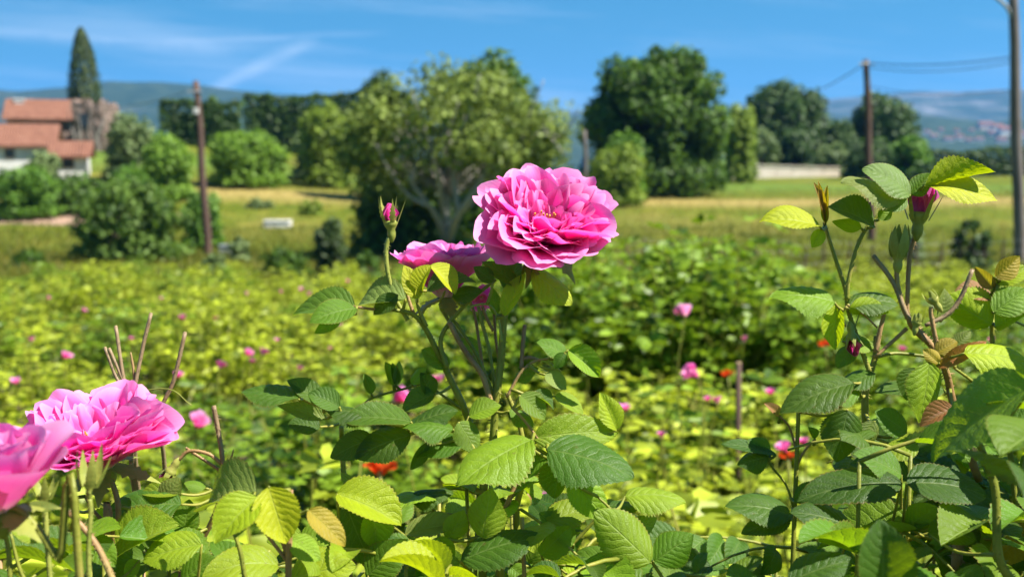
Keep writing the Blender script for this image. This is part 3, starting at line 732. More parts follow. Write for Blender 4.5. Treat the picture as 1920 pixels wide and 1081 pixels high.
# grass of the meadow, as blades
def blade_mesh(name, n, sampler, hmin, hmax, w, rs):
    x, y = sampler(n); z = gz(x, y) - .02
    h = rs.uniform(hmin, hmax, n); th = rs.rand(n) * 6.283; ln = rs.normal(0, .35, (n, 2))
    dx = np.cos(th) * w; dy = np.sin(th) * w
    a = np.stack([x - dx, y - dy, z], 1); b = np.stack([x + dx, y + dy, z], 1); c = np.stack([x + ln[:, 0] * h, y + ln[:, 1] * h, z + h], 1)
    V = np.stack([a, b, c], 1).reshape(-1, 3); return mesh_np(name, V, np.arange(3 * n).reshape(n, 3))
M_GRASS = foliage_mat('meadow_grass', (.045, .070, .003), (.13, .14, .010), (.18, .22, .01), .35, .25)
M_STRAW = foliage_mat('dry_meadow_grass', (.12, .10, .012), (.25, .20, .035), (.28, .23, .04), .3, .2)
def strip(y0, y1, spread=.5):
    def f(n):
        y = y0 + (y1 - y0) * RS.rand(n); x = (RS.rand(n) * 2 - 1) * (spread * y + 1.5); return x, y
    return f
tag(ob('meadow_grass', blade_mesh('meadow_grass', 60000, strip(23, 60), .10, .34, .022, RS), M_GRASS), 'green and yellowing meadow grass beyond the rose field', 'grass', kind='stuff')
tag(ob('dry_grass', blade_mesh('dry_grass', 26000, strip(24, 82), .10, .36, .022, RS), M_STRAW), 'dry straw-coloured grass scattered through the meadow', 'grass', kind='stuff')
# ================================================================== ROSES
# ---------------------------------------------------------------- leaf material (object colour = that leaf's green plus painted shade and glow)
def leaf_mat():
    m, nt, out = new_mat('rose_leaf'); N = NT(nt)
    uv = N.n('ShaderNodeUVMap').outputs[0]; sp = N.n('ShaderNodeSeparateXYZ'); N.l(uv, sp.inputs[0]); u, v, _ = sp.outputs
    a = N.m('MULTIPLY', N.m('ABSOLUTE', N.m('SUBTRACT', u, .5)), 2)
    oi = N.n('ShaderNodeObjectInfo'); base = oi.outputs['Color']
    mid = N.m('SUBTRACT', 1, N.m('MULTIPLY', a, 22), clamp=True)
    p = N.obj(); wob = N.m('MULTIPLY', N.m('SUBTRACT', N.noise(5, 3, .6, p), .5), 1.1)
    lat = N.m('FRACT', N.m('ADD', wob, N.m('SUBTRACT', N.m('MULTIPLY', v, 8), N.m('MULTIPLY', a, 2.3))))
    quilt = N.m('SUBTRACT', 1, N.m('MULTIPLY', N.m('ABSOLUTE', N.m('SUBTRACT', lat, .5)), 2.0), clamp=True)
    lat = N.m('SUBTRACT', 1, N.m('MULTIPLY', N.m('ABSOLUTE', N.m('SUBTRACT', lat, .5)), 10), clamp=True)
    lat = N.m('MULTIPLY', lat, N.m('SUBTRACT', 1, N.m('MULTIPLY', a, .8)))
    vein = N.m('MAXIMUM', mid, N.m('MULTIPLY', lat, .6))
    p = N.obj()
    vor = N.n('ShaderNodeTexVoronoi', feature='DISTANCE_TO_EDGE'); vor.inputs['Scale'].default_value = 30; N.l(p, vor.inputs['Vector'])
    net = N.m('MULTIPLY', vor.outputs['Distance'], 6, clamp=True)
    blot = N.noise(3.5, 5, .65, p); fine = N.noise(40, 3, .6, p)
    k = N.m('ADD', .72, N.m('MULTIPLY', blot, .56))
    col = N.mix(1.0, base, N.n('ShaderNodeCombineXYZ').outputs[0], 'MULTIPLY')
    cx = N.n('ShaderNodeCombineXYZ'); 
    for i in range(3): N.l(k, cx.inputs[i])
    col = N.mix(1.0, base, cx.outputs[0], 'MULTIPLY')
    col = N.mix(N.m('MULTIPLY', vein, .60), col, N.mix(.45, col, (.36, .44, .13)))
    # brownish rim of the toothed edge, and a few brown specks
    rim = N.m('MULTIPLY', N.m('SUBTRACT', a, .93, clamp=True), 9, clamp=True)
    col = N.mix(N.m('MULTIPLY', rim, N.m('MULTIPLY', oi.outputs['Random'], .85)), col, (.22, .09, .03))
    spot = N.m('MULTIPLY', N.m('SUBTRACT', N.noise(9, 3, .6, p), .66, clamp=True), 12, clamp=True)
    col = N.mix(N.m('MULTIPLY', spot, .5), col, (.12, .07, .025))
    back = N.n('ShaderNodeNewGeometry').outputs['Backfacing']
    under = N.mix(.42, col, (.19, .235, .115))
    colf = N.mix(back, col, under)
    h = N.m('ADD', N.m('MULTIPLY', N.m('ADD', vein, N.m('MULTIPLY', quilt, .22)), -.7), N.m('ADD', N.m('MULTIPLY', net, .07), N.m('MULTIPLY', fine, .03)))
    nb = N.bump(h, .30, .008)
    rough = N.m('ADD', .44, N.m('MULTIPLY', fine, .20))
    tcol = N.mix(1.0, N.mix(.35, col, (.30, .42, .010)), (2.1, 2.0, .6), 'MULTIPLY')
    tcol = N.mix(N.m('MULTIPLY', vein, .55), tcol, N.mix(.5, tcol, (.05, .09, .01)))
    N.l(N.mixs(.36, N.bsdf(colf, rough, .34, nb), N.trans(tcol, nb)), out.inputs[0])
    return m
M_LEAF = leaf_mat()
def stem_mat(name, c0, c1, c2):
    m, nt, out = new_mat(name); N = NT(nt); p = N.obj()
    f = N.noise(26, 4, .6, p); g = N.noise(300, 3, .6, p)
    col = N.ramp(N.m('ADD', N.m('MULTIPLY', f, .75), N.m('MULTIPLY', g, .25)), (.32, c0), (.52, c1), (.70, c2))
    N.l(N.mixs(.12, N.bsdf(col, .5, .35, N.bump(g, .35, .001)), N.trans(c1)), out.inputs[0]); return m
M_STEM = stem_mat('green_stem', (.115, .140, .014), (.24, .25, .032), (.38, .30, .08))
M_STEMR = stem_mat('reddish_stem', (.19, .105, .04), (.35, .215, .09), (.33, .30, .09))
M_STEMB = stem_mat('brown_stub', (.15, .085, .045), (.27, .185, .10), (.34, .27, .15))
M_CUT = simple_mat('cut_wood', (.28, .19, .10), (.42, .31, .18), 200, .8, .1, .2, .001)
M_HIP = stem_mat('green_calyx', (.16, .19, .03), (.28, .30, .055), (.38, .33, .10))

def petal_mat():
    m, nt, out = new_mat('rose_petal'); N = NT(nt)
    uv = N.n('ShaderNodeUVMap').outputs[0]; sp = N.n('ShaderNodeSeparateXYZ'); N.l(uv, sp.inputs[0]); u, v, _ = sp.outputs
    base = N.n('ShaderNodeObjectInfo').outputs['Color']
    cv_ = N.n('ShaderNodeCombineXYZ'); N.l(N.m('MULTIPLY', u, 34), cv_.inputs[0]); N.l(N.m('MULTIPLY', v, 2.2), cv_.inputs[1])
    st = N.noise(1, 3, .6, cv_.outputs[0]); bl = N.noise(45, 3, .6, N.obj())
    pale = (.97, .62, .88)
    k = N.m('MULTIPLY', N.m('SUBTRACT', v, .76, clamp=True), 2.6, clamp=True)
    col = N.mix(k, base, pale)  # petal's paler edge, whitened further as a painted highlight
    col = N.mix(N.m('MULTIPLY', N.m('SUBTRACT', st, .42, clamp=True), 1.0, clamp=True), col, N.mix(.6, col, (.80, .04, .38)))
    col = N.mix(N.m('MULTIPLY', N.m('SUBTRACT', .34, v, clamp=True), 3.2, clamp=True), col, (.95, .86, .72))
    col = N.mix(N.m('MULTIPLY', N.m('SUBTRACT', bl, .52, clamp=True), .5), col, pale)
    back = N.n('ShaderNodeNewGeometry').outputs['Backfacing']
    colb = N.mix(.30, col, (.92, .42, .74))
    colf = N.mix(back, col, colb)
    nb = N.bump(N.m('ADD', N.m('MULTIPLY', st, .7), bl), .22, .002)
    tcol = N.mix(.6, col, (.98, .008, .40))
    N.l(N.mixs(.48, N.bsdf(colf, .55, .22, nb), N.trans(tcol, nb)), out.inputs[0]); return m
M_PETAL = petal_mat()
PINK = (.88, .05, .47)

# ---------------------------------------------------------------- leaf blade
def leaf_mesh(name, wr=.62, fold=.25, curl=.5, edge=0.0, corr=.010, seed=0, nl=36, nc=8, twist=0.0, teeth=.055):
    r = np.random.RandomState(seed)
    t = np.linspace(0, 1, nl + 1); s = np.linspace(-1, 1, nc + 1)
    hw = .5 * wr * np.sin(np.pi * t ** .84) ** .78 * (1 - .16 * t) * 1.10
    hw[0] = .004; hw[-1] = .002
    hw *= 1 + .03 * np.sin(t * 9 + r.rand() * 6)
    T, S = np.meshgrid(t, s, indexing='ij'); HW = np.repeat(hw[:, None], nc + 1, 1)
    jag = np.where(np.arange(nl + 1) % 2 == 1, teeth, -teeth * .4)
    E = (np.abs(S) > .99)
    X = S * HW * (1 + E * jag[:, None])
    A = np.abs(S)
    Z = fold * np.abs(X) - edge * X ** 2 * 6
    Z = Z + corr * np.cos(2 * np.pi * (8 * T - 2.3 * A + .25 * np.sin(T * 5 + r.rand() * 6))) * np.sin(np.pi * np.clip(A, 0, 1) ** .8) ** .6 * np.clip(HW / hw.max(), 0, 1)
    Z = Z + .018 * np.sin(T * 7 + S * 2 + r.rand() * 6) * A
    # bend along the length
    k = curl * (T ** 1.2); 
    ang = curl * t ** 1.25 - curl * .25; dt = 1.0 / nl
    yy = np.concatenate([[0], np.cumsum(np.cos((ang[1:] + ang[:-1]) / 2) * dt)]); zz = np.concatenate([[0], -np.cumsum(np.sin((ang[1:] + ang[:-1]) / 2) * dt)])
    na = ang
    Y = yy[:, None] + Z * np.sin(na)[:, None]; Zf = zz[:, None] + Z * np.cos(na)[:, None]
    tw = twist * T; X2 = X * np.cos(tw) - (Zf - zz[:, None]) * np.sin(tw); Zf = zz[:, None] + X * np.sin(tw) + (Zf - zz[:, None]) * np.cos(tw)
    L = math.hypot(yy[-1], zz[-1]); a = math.atan2(zz[-1], yy[-1])
    Yr = (Y * math.cos(a) + Zf * math.sin(a)) / L; Zr = (-Y * math.sin(a) + Zf * math.cos(a)) / L
    V = np.stack([X2.ravel() / L, Yr.ravel(), Zr.ravel()], 1)
    uv = np.stack([(S.ravel() + 1) / 2, T.ravel()], 1)
    i = (np.arange(nl)[:, None] * (nc + 1) + np.arange(nc)[None]).ravel()
    return mesh_np(name, V, np.stack([i, i + 1, i + nc + 2, i + nc + 1], 1), uv, True)
LEAFV = [leaf_mesh('leaflet', random.uniform(.56, .70), random.uniform(.15, .85), random.uniform(.1, 1.1), random.uniform(-.2, .45), random.uniform(.003, .007), i, 28, 6, random.uniform(-.35, .35)) for i in range(20)]
for me in LEAFV: me.materials.append(M_LEAF)
def leaf_matrix(b, t, n, w=1.0):
    """leaf from base b to tip t, its upper face towards n"""
    b, t, n = Vector(b), Vector(t), Vector(n)
    y = t - b; L = y.length; y.normalize()
    z = n - y * n.dot(y)
    if z.length < 1e-4: z = y.orthogonal()
    z.normalize(); x = y.cross(z)
    M = Matrix((x, y, z)).transposed().to_4x4()
    return Matrix.Translation(b) @ M @ Matrix.Diagonal((L * w, L, L, 1))
GREENS = {'n': (.092, .175, .007), 'd': (.038, .085, .004), 'l': (.175, .270, .010), 'y': (.300, .350, .006), 'o': (.36, .23, .018), 'p': (.150, .205, .042), 'r': (.26, .105, .036), 'b': (.056, .120, .007)}  # dark tones also paint in shade, the yellow one a backlit glow
def jit(c, a=.14): 
    k = 1 + random.uniform(-a, a); return (c[0] * k * (1 + random.uniform(-a, a)), c[1] * k, c[2] * k)

class Bush:
    def __init__(s, name, label, base, group=None, cat='rose bush'):
        s.base = Vector(base); s.e = empty(name, s.base, label, cat, group); s.stems = []
    def part(s, name, me, mat, color=None):
        o = ob(name, me, mat, s.e); o.location = -s.base
        if color: o.color = (*color, 1)
        return o
    def stem(s, pts, r0, r1, mat=None, name='stem', n=7, bristle=True, sub=6, cut=False, record=True):
        pts = spline(pts, sub); k = len(pts) - 1
        rr = [r0 + (r1 - r0) * i / k for i in range(k + 1)]
        mb = MB(); mb.tube(pts, rr, n)
        if bristle:
            for i in range(1, k):
                if (pts[i] - pts[i - 1]).length > .05: continue
                for _ in range(3):
                    d = Vector(RS.normal(size=3)); ax = (pts[i] - pts[i - 1]).normalized(); d -= ax * d.dot(ax)
                    if d.length < .1: continue
                    d.normalize(); q = pts[i - 1].lerp(pts[i], random.random()); L = rr[i] * random.uniform(.5, 1.5); w = rr[i] * .18
                    sd = ax.cross(d)
                    mb.add([q + d * rr[i] * .85 + ax * w, q + d * rr[i] * .85 - ax * w + sd * w, q + d * rr[i] * .85 - ax * w - sd * w, q + d * (rr[i] + L) - ax * L * .3], [(0, 1, 3), (1, 2, 3), (2, 0, 3)])
        o = s.part(name, mesh_np(name, mb.V, mb.Fc, smooth=True), mat or M_STEM)
        if cut:
            ax = (pts[-1] - pts[-2]).normalized(); c = MB(); c.tube([pts[-1] + ax * .0001, pts[-1] + ax * .0006], [r1 * .93, r1 * .8], n)
            c.build('cut_end', M_CUT, o)
        if record: s.stems.append([(p, rr[i]) for i, p in enumerate(pts)])
        return o
    def nearest(s, p, below=True):
        best = None
        for st in s.stems:
            for q, r in st:
                d = (q - p).length + (0.03 if below and q.z > p.z + .005 else 0)
                if best is None or d < best[0]: best = (d, q, r)
        return best
    def stalk(s, b, dirv=None, r=.0007, mat=None, maxlen=.05):
        """leaf stalk from the nearest stem to point b"""
        nr = s.nearest(b)
        q = nr[1] if nr and nr[0] < maxlen else b + Vector((random.uniform(-.012, .012), random.uniform(.015, .04), -.045))
        if (q - b).length < .002: q = b + Vector((0, .002, -.004))
        midp = q.lerp(b, .55) + Vector((0, 0, -.10 * (q - b).length))
        mb = MB(); pts = spline([q, midp, b], 4); k = len(pts) - 1
        mb.tube(pts, [r * 1.5 - r * .6 * i / k for i in range(k + 1)], 5)
        return s.part('leaf_stalk', mesh_np('leaf_stalk', mb.V, mb.Fc, smooth=True), mat or M_STEM)
    def leaf(s, b, t, w, d, nrm=(0, .75, .65), tone='n', fold=.25, curl=.5, dt=0.0, edge=0.0, corr=.011, twist=0.0):
        """one shaped leaf: base and tip in photo pixels, width in pixels, depth d, tip depth d+dt; nrm in camera axes (right, up, towards)"""
        B = P(b[0], b[1], d); T = P(t[0], t[1], d + dt)
        n = RGT * nrm[0] + UPV * nrm[1] - FWD * nrm[2]
        L = (T - B).length; 
        yv = (T - B).normalized(); zv = (n - yv * n.dot(yv)).normalized(); fac = max(.55, abs(zv.dot((CAM - B).normalized())))
        wr = min(.76, w / F * d / L / fac)
        seed = random.randint(0, 99999)
        me = leaf_mesh('leaf_blade', wr, fold * 1.6, curl * 1.15, edge + random.uniform(-.15, .35), corr * .55, seed, twist=twist + random.uniform(-.3, .3)); me.materials.append(M_LEAF)
        st = s.stalk(B)
        o = ob('leaf_blade', me, None, st); o.matrix_local = leaf_matrix(B, T, n); o.color = (*jit(GREENS[tone]), 1)
        return o
    def compound(s, q, dirv, L, n=5, tone='n', up=Vector((0, 0, 1)), r=.0009, size=.042, lim=None, droop=.25, var=None):
        """a whole rose leaf: arched stalk with n toothed leaflets"""
        dirv = Vector(dirv).normalized(); up = (Vector(up) - dirv * Vector(up).dot(dirv)).normalized()
        side = dirv.cross(up)
        pts = [q + dirv * L * u - Vector((0, 0, 1)) * droop * L * u * u for u in np.linspace(0, 1, 6)]
        mats = []
        pairs = (n - 1) // 2
        for i in range(pairs):
            u = .36 + .52 * i / max(1, pairs - .2) if pairs > 1 else .62
            k = int(u * 5); fr = u * 5 - k; c = pts[k].lerp(pts[min(k + 1, 5)], fr)
            tg = (pts[min(k + 1, 5)] - pts[k]).normalized()
            for sg in (-1, 1):
                d = (tg * random.uniform(.45, .75) + side * sg + up * random.uniform(-.1, .3) + Vector(RS.normal(size=3)) * .10).normalized()
                l = size * random.uniform(.72, 1.0) * (.8 + .2 * i)
                mats.append((c + d * .002, c + d * l, (up + Vector(RS.normal(size=3)) * .22 + side * sg * -.15)))
        tg = (pts[5] - pts[4]).normalized()
        mats.append((pts[5], pts[5] + (tg + Vector(RS.normal(size=3)) * .12) * size * 1.1, up + Vector(RS.normal(size=3)) * .15))
        if lim:
            ok = []
            for (b, t, nn) in mats:
                px, py, dd = proj(t); px2, py2, _ = proj((b + t) / 2)
                if dd < .34 or py < lim(px) or py2 < lim(px2): continue
                ok.append((b, t, nn))
            mats = ok
            if len(mats) < 2: return None
        mb = MB(); mb.tube(pts, [r * 1.4 - r * .7 * i / 5 for i in range(6)], 5)
        st = s.part('leaf_stalk', mesh_np('leaf_stalk', mb.V, mb.Fc, smooth=True), M_STEM)
        for (b, t, nn) in mats:
            o = ob('leaflet', random.choice(LEAFV), None, st); o.matrix_local = leaf_matrix(b, t, nn); o.color = (*jit(GREENS[tone], .2), 1)
        return st

# ---------------------------------------------------------------- flowers
def petal_geo(L, W, th0, th1, cup, ruf, notch, seed, nt=13, ns=14, roll=0.0, fold=0.0):
    r = np.random.RandomState(seed)
    tt = np.linspace(0, 1.05, 40); th = th0 + (th1 - th0) * tt ** 1.15 + roll * sstep(.70, 1.05, tt)
    R = np.concatenate([[0], np.cumsum(np.sin((th[1:] + th[:-1]) / 2)) * L * (tt[1] - tt[0])]); Zc = np.concatenate([[0], np.cumsum(np.cos((th[1:] + th[:-1]) / 2)) * L * (tt[1] - tt[0])])
    T, S = np.meshgrid(np.linspace(0, 1, nt + 1), np.linspace(-1, 1, ns + 1), indexing='ij')
    ph = r.rand(6) * 6.283
    lf = 1 - .16 * S ** 2 - .26 * S ** 4 - notch * np.exp(-(S / .16) ** 2) + .022 * np.sin(S * 4 + ph[0]) + .008 * np.sin(S * 9 + ph[1])
    Te = T * lf
    w = W * (.16 + .84 * np.sin(np.clip(Te / .74, 0, 1) * np.pi / 2) ** 1.1) * (1 - .22 * np.clip((Te - .74) / .3, 0, 1) ** 2)
    X = S * w
    r_ = np.interp(Te, tt, R); z_ = np.interp(Te, tt, Zc); a_ = np.interp(Te, tt, th)
    off = -cup * X ** 2 / max(W, 1e-4) + fold * W * (np.abs(S) ** 1.3) * T
    rf = ruf * L * T ** 2 * (np.sin(S * 3.2 + ph[2]) + .6 * np.sin(S * 6.5 + ph[3] + T * 3) + .30 * np.sin(S * 11 + ph[4]) * T ** 2) * (.35 + .65 * np.abs(S))
    rf = rf + ruf * .5 * L * np.sin(T * 7 + ph[5]) * T * .5
    o = off + rf
    Rr = r_ + o * np.cos(a_); Zz = z_ - o * np.sin(a_)
    V = np.stack([X.ravel(), Rr.ravel(), Zz.ravel()], 1)
    uv = np.stack([(S.ravel() + 1) / 2, T.ravel()], 1)
    i = (np.arange(nt)[:, None] * (ns + 1) + np.arange(ns)[None]).ravel()
    return V, np.stack([i, i + ns + 1, i + ns + 2, i + 1], 1), uv
D2R = math.pi / 180
WHORLS = [  # n, length, half width, angle0, angle1, cup, ruffle, notch, roll
    (9, 1.00, .38, 56, 78, .45, .034, .05, -.10),
    (10, .98, .36, 50, 68, .50, .042, .06, .20),
    (12, .95, .32, 43, 58, .55, .050, .07, .40),
    (13, .90, .28, 36, 51, .60, .056, .08, .50),
    (13, .82, .24, 29, 45, .66, .064, .08, .50),
    (12, .70, .20, 21, 40, .75, .072, .07, .45),
    (9, .54, .16, 13, 36, .85, .075, .05, .35),
    (5, .38, .12, 8, 34, .95, .075, .04, .3)]
def flower(bush, C, axis, R, seed, whorls=WHORLS, color=PINK, label=None, spin=0.0, sepals=True, open_k=1.0, holes=(), stamens=True, jitter=1.0, keep=None, name='rose_flower'):
    """many-petalled rose; C = base of the bloom, R = radius"""
    rs = np.random.RandomState(seed); axis = Vector(axis).normalized()
    x = axis.orthogonal().normalized(); y = axis.cross(x)
    M0 = Matrix.Translation(C) @ Matrix((x, y, axis)).transposed().to_4x4() @ Matrix.Rotation(spin, 4, 'Z')
    # receptacle = the part; petals, sepals and stamens are its pieces
    mb = MB(); prof = [(-.30, .02), (-.27, .06), (-.20, .105), (-.12, .12), (-.05, .10), (0, .11), (.03, .07)]
    mb.tube([M0 @ Vector((0, 0, z * R)) for z, _ in prof], [q * R for _, q in prof], 10)
    fo = bush.part(name, mesh_np(name, mb.V, mb.Fc, smooth=True), M_HIP)
    if label: fo['label'] = label
    k = 0
    for wi, (n, L, W, a0, a1, cup, ruf, notch, roll) in enumerate(whorls):
        off = rs.rand() * 6.283
        for i in range(n):
            ang = off + 2 * math.pi * i / n + rs.normal() * .13 * jitter
            k += 1
            if keep and not keep(ang % 6.283, wi): continue
            V, Fq, uv = petal_geo(L * R * rs.uniform(.88, 1.08), W * R * rs.uniform(.85, 1.15), (a0 + rs.normal() * 5 * jitter) * D2R * open_k, (a1 + rs.normal() * 8 * jitter) * D2R * open_k,
                                  cup * rs.uniform(.6, 1.3), ruf * rs.uniform(.9, 2.0), notch * rs.uniform(0, 1.6), rs.randint(1 << 30), roll=roll * rs.uniform(-.4, 1.4), fold=0 if wi < 3 else rs.uniform(-.1, .55))
            me = mesh_np('petal', V, Fq, uv, True); me.materials.append(M_PETAL)
            o = ob('petal', me, None, fo)
            yaw = rs.normal() * (.06 if wi < 2 else .16 if wi < 4 else .42) * jitter
            o.matrix_local = M0 @ Matrix.Rotation(ang, 4, 'Z') @ Matrix.Translation((0, R * .035 * min(3, len(whorls) - wi), 0)) @ Matrix.Rotation(yaw, 4, 'Z') @ Matrix.Rotation(rs.normal() * .05, 4, 'Y')
            c = np.array(color) * rs.uniform(.88, 1.10); o.color = (*np.clip(c, 0, .95), 1)
    if stamens:
        mb = MB()
        for i in range(13):
            a = rs.rand() * 6.283; l = R * rs.uniform(.28, .42); tl = rs.uniform(.05, .5)
            p0 = M0 @ Vector((math.cos(a) * R * .05, math.sin(a) * R * .05, R * .02)); p1 = M0 @ Vector((math.cos(a) * l * tl, math.sin(a) * l * tl, l))
            mb.tube([p0, p0.lerp(p1, .5) + axis * R * .02, p1], [R * .008, R * .007, R * .006], 4)
            mb.tube([p1, p1 + axis * R * .035], [R * .015, R * .011], 5)
        so = ob('stamen_tuft', mesh_np('stamen_tuft', mb.V, mb.Fc), M_STAMEN, fo); so['kind'] = 'stuff'
    if sepals: add_sepals(bush, fo, M0, R, rs, 5, .62, 105, 135)
    return fo, M0
M_STAMEN = simple_mat('yellow_stamens', (.42, .22, .03), (.62, .40, .08), 300, .6, .2, .1, .001)
def sepal_geo(L, W, th0, th1, seed, feather=True):
    r = np.random.RandomState(seed); n = 14
    t = np.linspace(0, 1, n + 1); th = th0 + (th1 - th0) * t
    dt = 1 / n; R = np.concatenate([[0], np.cumsum(np.sin((th[1:] + th[:-1]) / 2)) * L * dt]); Z = np.concatenate([[0], np.cumsum(np.cos((th[1:] + th[:-1]) / 2)) * L * dt])
    w = W * (1 - t) ** .75 * (.75 + .5 * np.sin(t * 3)) + W * .05
    V = []; Fc = []
    for i in range(n + 1):
        fe = (1.7 if (feather and i in (5, 7, 9) ) else 1.0)
        V += [(-w[i] * fe, R[i] - w[i] * .25, Z[i]), (0, R[i], Z[i]), (w[i] * fe, R[i] - w[i] * .25, Z[i])]
    for i in range(n):
        for k in (0, 1): Fc.append((i * 3 + k, i * 3 + k + 1, i * 3 + k + 4, i * 3 + k + 3))
    return np.array(V), np.array(Fc)
def add_sepals(bush, fo, M0, R, rs, n, L, a0, a1, W=.11, mat=None):
    for i in range(n):
        V, Fc = sepal_geo(L * R * rs.uniform(.8, 1.1), W * R, a0 * D2R, (a1 + rs.normal() * 15) * D2R, rs.randint(1 << 30))
        o = ob('sepal', mesh_np('sepal', V, Fc, smooth=True), mat or M_HIP, fo)
        o.matrix_local = M0 @ Matrix.Rotation(2 * math.pi * (i + rs.rand() * .3) / n, 4, 'Z') @ Matrix.Translation((0, R * .09, 0))
def bud(bush, C, axis, R, seed, color=(.75, .08, .36), tight=1.0, hip=1.0, sepal_L=2.6, spread=(8, 14), sepal_mat=None, petal_show=1.0, label=None, name='rose_bud', sw=.36, feather=False):
    rs = np.random.RandomState(seed); axis = Vector(axis).normalized(); x = axis.orthogonal().normalized(); y = axis.cross(x)
    M0 = Matrix.Translation(C) @ Matrix((x, y, axis)).transposed().to_4x4()
    mb = MB(); prof = [(-1.7, .10), (-1.5, .22), (-1.1, .42), (-.7, .46), (-.35, .40), (0, .62), (.35, .78), (.6, .6)]
    mb.tube([M0 @ Vector((0, 0, z * R * hip)) for z, _ in prof], [q * R * hip for _, q in prof], 12)
    bo = bush.part(name, mesh_np(name, mb.V, mb.Fc, smooth=True), M_HIP)
    if label: bo['label'] = label
    if petal_show > 0:
        for i in range(6):
            V, Fq, uv = petal_geo(2.5 * R * rs.uniform(.9, 1.05), .95 * R * rs.uniform(.85, 1.1), 24 * D2R, -26 * D2R * tight, 1.0, .012, .0, rs.randint(1 << 30), 10, 8, roll=.15)
            me = mesh_np('petal', V, Fq, uv * np.array([1, .55]) + np.array([0, .25]), True); me.materials.append(M_PETAL)
            o = ob('petal', me, None, bo); o.matrix_local = M0 @ Matrix.Rotation(i * 1.15 + rs.rand() * .3, 4, 'Z') @ Matrix.Translation((0, R * .12, 0)) @ Matrix.Rotation(.3, 4, 'Z'); o.color = (*(np.array(color) * rs.uniform(.85, 1.1)), 1)
    for i in range(5):
        a1 = rs.uniform(*spread)
        V, Fc = sepal_geo(sepal_L * R * rs.uniform(.85, 1.15), .01 * R + sw * R, 26 * D2R, (-20 + a1 * 3) * D2R, rs.randint(1 << 30), feather)
        o = ob('sepal', mesh_np('sepal', V, Fc, smooth=True), sepal_mat or M_HIP, bo)
        o.matrix_local = M0 @ Matrix.Rotation(2 * math.pi * (i + rs.rand() * .2) / 5, 4, 'Z') @ Matrix.Translation((0, R * .60, 0))
    return bo, M0

# ---------------------------------------------------------------- the field of rose bushes behind
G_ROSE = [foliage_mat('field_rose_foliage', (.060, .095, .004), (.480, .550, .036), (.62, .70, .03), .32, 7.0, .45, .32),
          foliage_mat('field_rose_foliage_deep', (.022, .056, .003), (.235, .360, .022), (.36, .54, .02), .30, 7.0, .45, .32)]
def bush_meshes(seed, shoots, H=.95, Rr=.56, per=7, ls=.050):
    rs = np.random.RandomState(seed); C = []; Nn = []; D = []; mb = MB()
    for k in range(shoots):
        a = rs.rand() * 6.283; rad = Rr * math.sqrt(rs.rand()) * rs.uniform(.7, 1.1)
        zt = H * (1 - .42 * (rad / Rr) ** 2.2) * rs.uniform(.80, 1.12)
        tip = np.array([math.cos(a) * rad, math.sin(a) * rad, zt]); b0 = np.array([math.cos(a) * rad * .15, math.sin(a) * rad * .15, -.05])
        m = b0 * .45 + tip * .55; m[:2] *= .75; m[2] += .05
        pts = [b0, (b0 + m) / 2 * .98, m, (m + tip) / 2 + rs.normal(size=3) * .01, tip]
        mb.tube(pts, [.005, .0045, .004, .003, .0018], 4, False)
        for j in range(per):
            t = 1 - rs.rand() ** 1.2 * .62
            q = pts[2] + (tip - pts[2]) * (t - .38) / .62 if t > .38 else pts[2]
            az = rs.rand() * 6.283; dv = np.array([math.cos(az), math.sin(az), rs.uniform(-.15, .45)]); dv /= np.linalg.norm(dv)
            sd = np.cross(dv, [0, 0, 1.]); sd /= np.linalg.norm(sd); up = np.cross(sd, dv)
            Lf = rs.uniform(.06, .10); s = ls * rs.uniform(.75, 1.25)
            for (u, sg) in ((.45, -1), (.45, 1), (.78, -1), (.78, 1), (1.0, 0)):
                c = q + dv * Lf * u + np.array([0, 0, -.25 * Lf * u * u]); d = dv * (.5 if sg else 1) + sd * sg + rs.normal(size=3) * .15; d /= np.linalg.norm(d)
                C.append(c); D.append(d * s); Nn.append(up + rs.normal(size=3) * .55)
    C, D, Nn = map(np.array, (C, D, Nn)); W = np.cross(D, Nn); W /= np.linalg.norm(W, axis=1, keepdims=True); W *= np.linalg.norm(D, axis=1, keepdims=True) * .31
    up = np.cross(W, D); up /= np.linalg.norm(up, axis=1, keepdims=True); lift = up * np.linalg.norm(D, axis=1, keepdims=True) * rs.uniform(-.05, .14, (len(C), 1))
    V = np.stack([C, C + D * .30 + W * .85 + lift, C + D * .68 + W * .8 + lift, C + D - lift * .8, C + D * .68 - W * .8 + lift, C + D * .30 - W * .85 + lift], 1).reshape(-1, 3)
    i = np.arange(len(C)) * 6
    Fq = np.stack([np.stack([i, i + 1, i + 2, i + 3], 1), np.stack([i, i + 3, i + 4, i + 5], 1)], 1).reshape(-1, 4)
    return mesh_np('foliage', V, Fq), mesh_np('canes', mb.V, mb.Fc)
FB = [bush_meshes(200 + i, 50) for i in range(6)]
FBM = []
for i, (lm, cm) in enumerate(FB):
    lm.materials.append(G_ROSE[0 if i % 3 else 1]); cm.materials.append(M_STEM)
